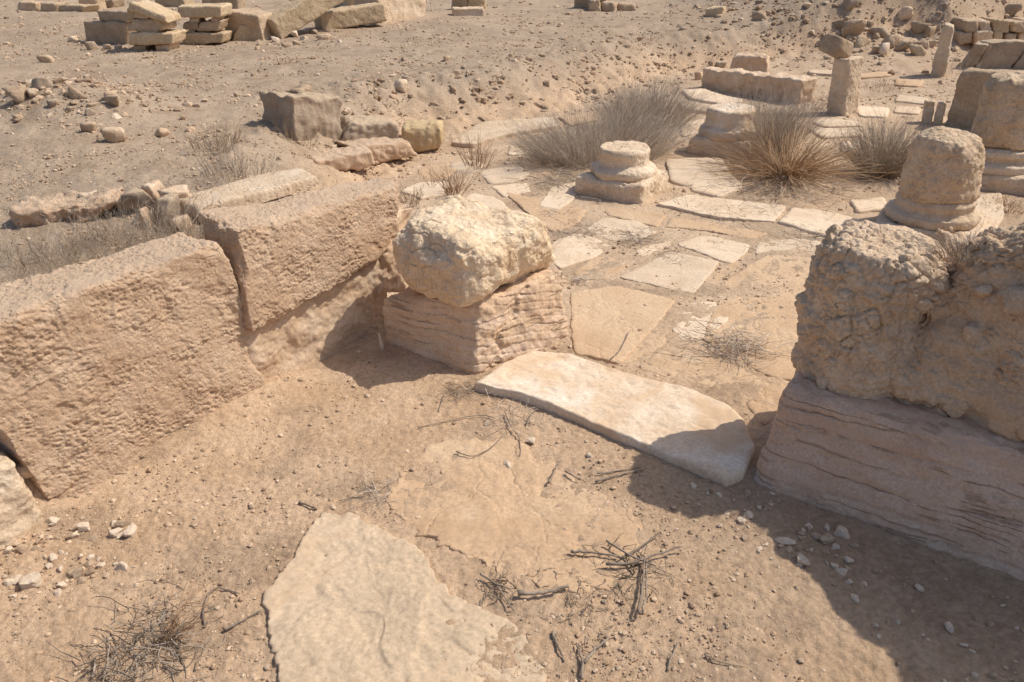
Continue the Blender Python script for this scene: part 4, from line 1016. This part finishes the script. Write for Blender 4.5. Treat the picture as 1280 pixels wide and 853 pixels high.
# ------------------------------------------------------------------ dry plants
def bush(name, label, cat, ctr, n, rad, hgt, spread, cols, seed, r0=.0022, lean=(0, 0), twigs=2, group='dry bushes and tufts', droop=.0, ell=(1, 1), yaw=0, minlen=.45, jit=.006):
    """dry shrub: long stems from a small root patch, each with finer side twigs"""
    rs = np.random.RandomState(seed); c = np.array(ctr)
    t = thing(name, label, cat, c, group)
    a = rs.uniform(0, 6.283, n); rr = np.sqrt(rs.uniform(0, 1, n))
    lx, ly = rr*np.cos(a)*ell[0], rr*np.sin(a)*ell[1]; cs, sn = math.cos(yaw), math.sin(yaw)
    dx, dy = lx*cs-ly*sn, lx*sn+ly*cs
    base = np.stack([c[0]+dx*rad, c[1]+dy*rad, np.zeros(n)], 1); base[:, 2] = height(base[:, 0], base[:, 1])-.01
    ln = rs.uniform(minlen, 1, n)
    out = rs.normal(0, .25, (n, 2))
    tip = base+np.stack([(dx*spread+out[:, 0]*spread*.5)*ln+lean[0]*ln*hgt, (dy*spread+out[:, 1]*spread*.5)*ln+lean[1]*ln*hgt, hgt*ln*np.clip(1-droop*rr**2+rs.normal(0, .08, n), .15, 1.2)], 1)
    bend = base*.45+tip*.55; bend[:, 2] = base[:, 2]*.35+tip[:, 2]*.65+.12*hgt*rr; bend += rs.normal(0, .06, (n, 3))*hgt
    ck = rs.uniform(0, 1, n)
    cl = np.array(cols); ci = rs.randint(0, len(cl), n); tint = cl[ci]*rs.uniform(.7, 1.2, (n, 1))
    v, f, T = stems(base, tip, bend, np.full(n, r0)*rs.uniform(.6, 1.3, n)*np.where(rs.uniform(0, 1, n) < .07, 2.4, 1), np.full(n, r0*.35), tint, 5, jit, rs)
    put('stalks', v, f, MT['plant'], t, False, T)
    if twigs:
        m = n*twigs; k = np.repeat(np.arange(n), twigs); u = rs.uniform(.3, .95, m)[:, None]
        pb = (1-u)**2*base[k]+2*u*(1-u)*bend[k]+u*u*tip[k]; tg = (tip[k]-base[k]); L = np.linalg.norm(tg, axis=1)[:, None]
        dr = tg/L+rs.normal(0, .38, (m, 3)); dr[:, 2] += .15
        tp = pb+dr*L*rs.uniform(.15, .38, (m, 1)); bd = (pb+tp)/2+rs.normal(0, .03, (m, 3))*L
        v, f, T = stems(pb, tp, bd, np.full(m, r0*.5), np.full(m, r0*.25), cl[ci[k]]*rs.uniform(.75, 1.25, (m, 1)), 3, jit*.6, rs)
        put('twigs', v, f, MT['plant'], t, False, T)
    return t
GREY = [(.46, .38, .30), (.54, .455, .37), (.38, .305, .24), (.62, .54, .45)]
BROWN = [(.55, .36, .20), (.48, .33, .21), (.64, .49, .33), (.40, .27, .17)]
STRAW = [(.40, .29, .19), (.46, .35, .24), (.30, .21, .14)]
RUST = [(.30, .17, .09), (.36, .22, .13), (.24, .15, .09)]
g = atg(748, 206)
bush('dry_bush', 'large grey dry bush spreading below the bank behind the near column base', 'bush', g+[.03, .20, 0], 1500, .34, .42, .28, GREY, 1, .0014, (.10, .0), 5, ell=(1.6, .8), yaw=.25, minlen=.3, droop=.5, jit=.009)
g = atg(830, 168)
bush('dry_bush', 'right hand part of the grey bushes, nearest the far column base', 'bush', g+[-.12, .32, 0], 1000, .30, .46, .28, GREY, 2, .0014, (.10, .0), 5, ell=(1.2, .8), minlen=.3, droop=.5, jit=.009)
g = atg(985, 222)
bush('dry_tussock', 'spiky orange brown tussock in front of the fallen beam', 'tussock', g+[0, .05, 0], 560, .11, .43, .74, BROWN, 3, .0026, (0, 0), 1, droop=.75, minlen=.55, jit=.004)
g = atg(955, 190)
bush('dry_bush', 'grey twiggy bush rising behind the orange brown tussock', 'bush', g+[.05, .1, 0], 950, .22, .46, .30, GREY, 4, .0015, (.03, 0), 4, minlen=.35, droop=.35)
g = atg(1112, 228)
bush('dry_bush', 'dark round bush left of the tapered column stump', 'bush', g+[.03, .2, 0], 800, .12, .44, .34, [(.36, .285, .215), (.44, .355, .275), (.52, .43, .335)], 5, .0018, (.05, 0), 3, droop=.5, minlen=.35)
for k, (px, py, n, rad, h, sp, cols, lab, tw) in enumerate([
    (570, 240, 60, .08, .20, 1.3, RUST, 'rusty brown dry tuft just behind the capping boulder', 3), (596, 208, 70, .10, .28, 1.0, RUST, 'taller rusty dry tuft left of the grey bush', 3),
    (540, 234, 14, .03, .18, 1.2, RUST, 'thin dry sprig left of the rusty tuft', 2), (272, 186, 90, .16, .20, .9, STRAW, 'straw coloured tuft on the plateau left of the boulder', 2),
    (300, 218, 130, .22, .20, .8, STRAW+GREY, 'brown grass tuft above the white slab', 2), (372, 172, 60, .15, .18, .8, STRAW, 'dry grass at the shaded foot of the boulder', 1),
    (445, 190, 60, .14, .22, .8, GREY+STRAW, 'dry grass before the grey ledge rock', 1),
    (1258, 262, 70, .16, .10, 1.2, RUST, 'low brown tuft right of the tapered column stump', 2), (1100, 112, 70, .25, .14, .8, RUST+STRAW, 'low rusty grass left of the upright dressed slab', 1),
    (1010, 140, 70, .18, .22, .8, GREY, 'grey grass at the left foot of the fractured pillar', 2), (1195, 92, 80, .3, .25, .6, GREY, 'grey grass between the monolith and the dark slabs', 1),
    (180, 272, 170, .30, .17, .7, GREY, 'grey dry grass among the rubble behind the near wall', 2), (90, 268, 70, .18, .18, .7, GREY, 'grey dry grass on the half buried block', 2),
    (960, 160, 50, .15, .2, .8, STRAW, 'thin straw coloured grass beside the far column base', 1)]):
    bush('dry_tuft', lab, 'dry grass', atg(px, py), n, rad, h*.85, sp*h*.6, cols, 20+k, .0016, (.05, 0), tw, minlen=.4)
# grass belt behind the near wall block
for k, (px, py, rad) in enumerate([(40, 335, .22), (110, 320, .22), (175, 305, .22), (230, 292, .16)]):
    bush('dry_tuft', ['dry grass behind the left end of the near wall block', 'dry grass behind the middle of the near wall block', 'dry grass behind the right half of the near wall block', 'dry grass at the joint behind the two wall blocks'][k],
         'dry grass', atg(px, py), 260, rad, .15, .10, GREY+STRAW, 40+k, .0010, (.05, 0), 2, minlen=.3)
# weeds on stones
def perch(p, n, rad, h, sp, cols, lab, seed, r0=.0012, tw=3, droop=0):
    global height
    hold = height
    height = lambda x, y, raw=False: np.zeros_like(np.asarray(x, float))+p[2]
    b = bush('dry_weed', lab, 'dry weed', p, n, rad, h, sp*h*.7, cols, seed, r0, (0, 0), tw, droop=droop, minlen=.3, jit=.003)
    height = hold; return b
perch(at(1215, 322, .80), 150, .08, .065, 1.5, GREY+STRAW, 'small grey weed growing on top of the rubble core', 51)
perch(off(wp(522, 262), .06, -.1), 50, .05, .10, .9, STRAW, 'straw coloured weed caught between raised wall block and capping boulder', 52)
def nest(px, py, n, rad, h, cols, lab, seed, r0=.0014, L=.16):
    """flat tangle of dead twigs on the ground"""
    rs = np.random.RandomState(seed); p = atg(px, py)
    b = p+np.stack([rs.normal(0, rad*.7, n), rs.normal(0, rad*.7, n), np.abs(rs.normal(0, h*.4, n))+.003], 1)
    a = rs.uniform(0, 6.283, n); l = L*rs.uniform(.3, 1, n)
    t_ = b+np.stack([np.cos(a)*l, np.sin(a)*l, rs.normal(0, .25, n)*l], 1); t_[:, 2] = np.maximum(t_[:, 2], p[2]+.003)
    bd = (b+t_)/2+rs.normal(0, .18, (n, 3))*l[:, None]; bd[:, 2] = np.maximum(bd[:, 2], p[2]+.004)
    cl = np.array(cols); T = cl[rs.randint(0, len(cl), n)]*rs.uniform(.7, 1.2, (n, 1))
    v, f, tt = stems(b, t_, bd, np.full(n, r0)*rs.uniform(.5, 1.4, n), np.full(n, r0*.5), T, 5, .002, rs)
    o = put('dead_twigs', v, f, MT['plant'], None, False, tt); tag(o, lab, 'dead twigs', 'tangles of dead twigs on the ground'); return o
nest(918, 436, 260, .12, .035, GREY, 'grey nest of dead twigs on the cracked tan flag', 61, .0015)
nest(185, 815, 170, .11, .04, [(.20, .155, .12), (.28, .225, .18), (.36, .295, .235)], 'dark tangle of dead twigs at the bottom left', 62, .0018, .13)
nest(785, 714, 55, .07, .016, [(.19, .15, .115), (.27, .215, .165), (.14, .11, .08)], 'tangle of dead twigs and bark at the corner of the dusty flagstone', 63, .0016, .10)
nest(625, 738, 34, .04, .015, [(.17, .13, .10), (.25, .20, .15)], 'small heap of bark bits between the two near flagstones', 64, .0016, .07)
nest(470, 618, 60, .05, .02, GREY, 'small twig nest left of the dusty flagstone', 65, .0011, .11)
nest(576, 492, 90, .05, .04, STRAW+GREY, 'dry grass bits at the foot of the pier corner', 66, .001, .12)
nest(650, 520, 70, .09, .012, GREY, 'dry grass bits along the left front of the threshold', 67, .001, .13)
nest(725, 760, 70, .10, .012, [(.2, .155, .12), (.3, .24, .18)], 'bark bits in the dirt right of the big grey flagstone', 68, .0014, .05)
for k, (px, py, n, rad) in enumerate([(725, 292, 130, .14), (800, 300, 120, .12), (930, 268, 150, .20), (1010, 300, 120, .16), (840, 322, 50, .08), (700, 270, 70, .12), (720, 352, 40, .05), (880, 258, 120, .2)]):
    nest(px, py, n, rad, .02, GREY, ['dry litter behind the capping boulder right side', 'dry litter in the joint before the pale clean flagstones', 'dry litter along the front of the long slabs', 'dry litter near the second long slab of the strip',
         'litter between the clean flagstones', 'dry litter behind the dusty flagstone', 'little dark litter beside the pier base', 'dry litter at the first long slab of the strip'][k], 70+k, .0014, .12)
nest(975, 240, 320, .32, .03, BROWN+GREY, 'fallen stems strewn under the orange brown tussock', 81, .0018, .25)
nest(705, 226, 260, .25, .03, GREY, 'fallen grey stems under the large grey bush', 82, .0016, .22)
# thin red sprig standing over the dark tangle
rs = np.random.RandomState(90); p = atg(205, 800); n = 34
b = np.repeat(p[None], n, 0)+rs.normal(0, .012, (n, 3))*[1, 1, 0]; a = rs.uniform(-1.0, 1.9, n); l = rs.uniform(.06, .26, n)
t_ = b+np.stack([np.cos(a)*l*.8, np.sin(a)*l*.8, l*rs.uniform(.25, .8, n)], 1); bd = b*.5+t_*.5+rs.normal(0, .02, (n, 3)); bd[:, 2] += .02
v, f, tt = stems(b, t_, bd, np.full(n, .0011), np.full(n, .0006), np.array(RUST)[rs.randint(0, 3, n)]*1.1, 5, .003, rs)
tag(put('dry_weed', v, f, MT['plant'], None, False, tt), 'thin rusty dead weed standing over the dark twig tangle', 'dry weed', 'dry bushes and tufts')

# ------------------------------------------------------------------ sticks
def stick(pxs, r, lab, lift=.004, knob=False, sd=0, name='stick'):
    rs = np.random.RandomState(sd); P = np.array([atg(*p) for p in pxs]); 
    t = np.linspace(0, len(P)-1, 12); i = np.minimum(t.astype(int), len(P)-2); u = (t-i)[:, None]
    pts = P[i]*(1-u)+P[i+1]*u; pts[1:-1] = (pts[:-2]+2*pts[1:-1]+pts[2:])/4
    pts += rs.normal(0, r*.35, pts.shape)
    pts[:, 2] = height(pts[:, 0], pts[:, 1])+r+np.broadcast_to(lift, 12) if np.ndim(lift) == 0 else height(pts[:, 0], pts[:, 1])+r+np.interp(np.linspace(0, 1, 12), np.linspace(0, 1, len(lift)), lift)
    rad = r*np.linspace(1, .6, 12)*rs.uniform(.9, 1.1, 12)
    if knob: rad[0] *= 1.5; rad[1] *= 1.25; rad[-1] *= 1.7
    v, f = tube(pts, rad, 8)
    tag(put(name, v, f, MT['stick']), lab, 'stick', 'loose sticks on the ground')
ST = [([(646, 748), (675, 748), (712, 738)], .0065, 'thick curved stick with knobbed ends beside the big grey flagstone', .012, True),
 ([(600, 722), (622, 736), (640, 741)], .0035, 'thin stick left of the thick curved stick', .012, False),
 ([(622, 738), (632, 752), (642, 768)], .003, 'thin stick crossing behind the knobbed one', .012, False),
 ([(280, 790), (304, 778), (326, 766)], .0042, 'straight grey stick left of the big grey flagstone', .003, True),
 ([(257, 786), (254, 765), (262, 742), (278, 736)], .0038, 'hooked grey stick near the dark tangle', .004, False),
 ([(276, 737), (290, 741), (300, 744)], .003, 'short stick at the tip of the hooked stick', .004, False),
 ([(118, 850), (120, 826)], .0042, 'short upright looking stick at the bottom left', .006, False),
 ([(374, 630), (384, 633), (396, 638)], .0042, 'short dark stick above the big grey flagstone', .003, True),
 ([(714, 695), (740, 696), (772, 701)], .004, 'pale stick at the left of the twig tangle', .014, True),
 ([(757, 712), (790, 712), (820, 700), (852, 690)], .0046, 'long pale stick lying across the twig tangle', .018, False),
 ([(757, 684), (790, 704), (820, 716)], .0038, 'diagonal stick through the twig tangle', .022, False),
 ([(798, 775), (803, 740), (805, 705)], .0044, 'pale stick pointing towards the camera from the tangle', .020, False),
 ([(803, 772), (808, 740), (808, 706)], .0036, 'second pale stick beside the one pointing towards the camera', .020, False),
 ([(775, 704), (800, 690), (824, 672)], .003, 'thin twig rising at the back of the tangle', .016, False),
 ([(690, 792), (698, 812), (706, 829)], .0042, 'short dark stick right of the big grey flagstone', .004, False),
 ([(728, 853), (728, 830), (722, 808)], .0045, 'forked stick at the bottom middle', .008, False),
 ([(730, 832), (742, 818), (760, 802)], .005, 'side branch of wood beside the forked stick', .008, False),
 ([(834, 840), (840, 824), (846, 806)], .0035, 'pale stick at the bottom right of the tangle', .005, False),
 ([(632, 520), (640, 540), (650, 550), (650, 574)], .0034, 'bent grey branch left of the angular pale stone', .010, False),
 ([(618, 524), (600, 520), (560, 528), (522, 537)], .0024, 'long thin twig lying left of the bent branch', .005, False),
 ([(686, 608), (694, 592), (700, 580)], .0036, 'straight pale stick on the dusty flagstone', .012, True),
 ([(708, 594), (718, 600), (726, 604)], .0032, 'short dark stick right of the straight pale stick', .012, True),
 ([(744, 604), (772, 596), (806, 588)], .0036, 'lower of two parallel sticks before the threshold', .004, False),
 ([(746, 594), (770, 591), (800, 586)], .003, 'upper of two parallel sticks before the threshold', .004, False),
 ([(570, 568), (590, 576), (612, 566), (632, 545)], .002, 'curved thin dark twig on the dusty flagstone', .012, False),
 ([(456, 622), (440, 624), (424, 628)], .0026, 'thin twig left of the small twig nest', .004, False),
 ([(658, 532), (664, 520), (672, 512)], .0028, 'short twig by the threshold front edge', .006, False),
 ([(548, 516), (556, 494), (566, 482)], .0026, 'dark twig leaning on the sand before the pier', .004, False),
 ([(763, 455), (776, 442), (787, 418)], .003, 'thin dark twig on the edge of the tan flagstone', .020, False),
 ([(880, 820), (900, 830), (930, 836)], .002, 'thin twig on bare soil at the bottom right', .004, False)]
for k, (p_, r_, lab, lf, kn) in enumerate(ST): stick(p_, r_, lab, lf, kn, k)
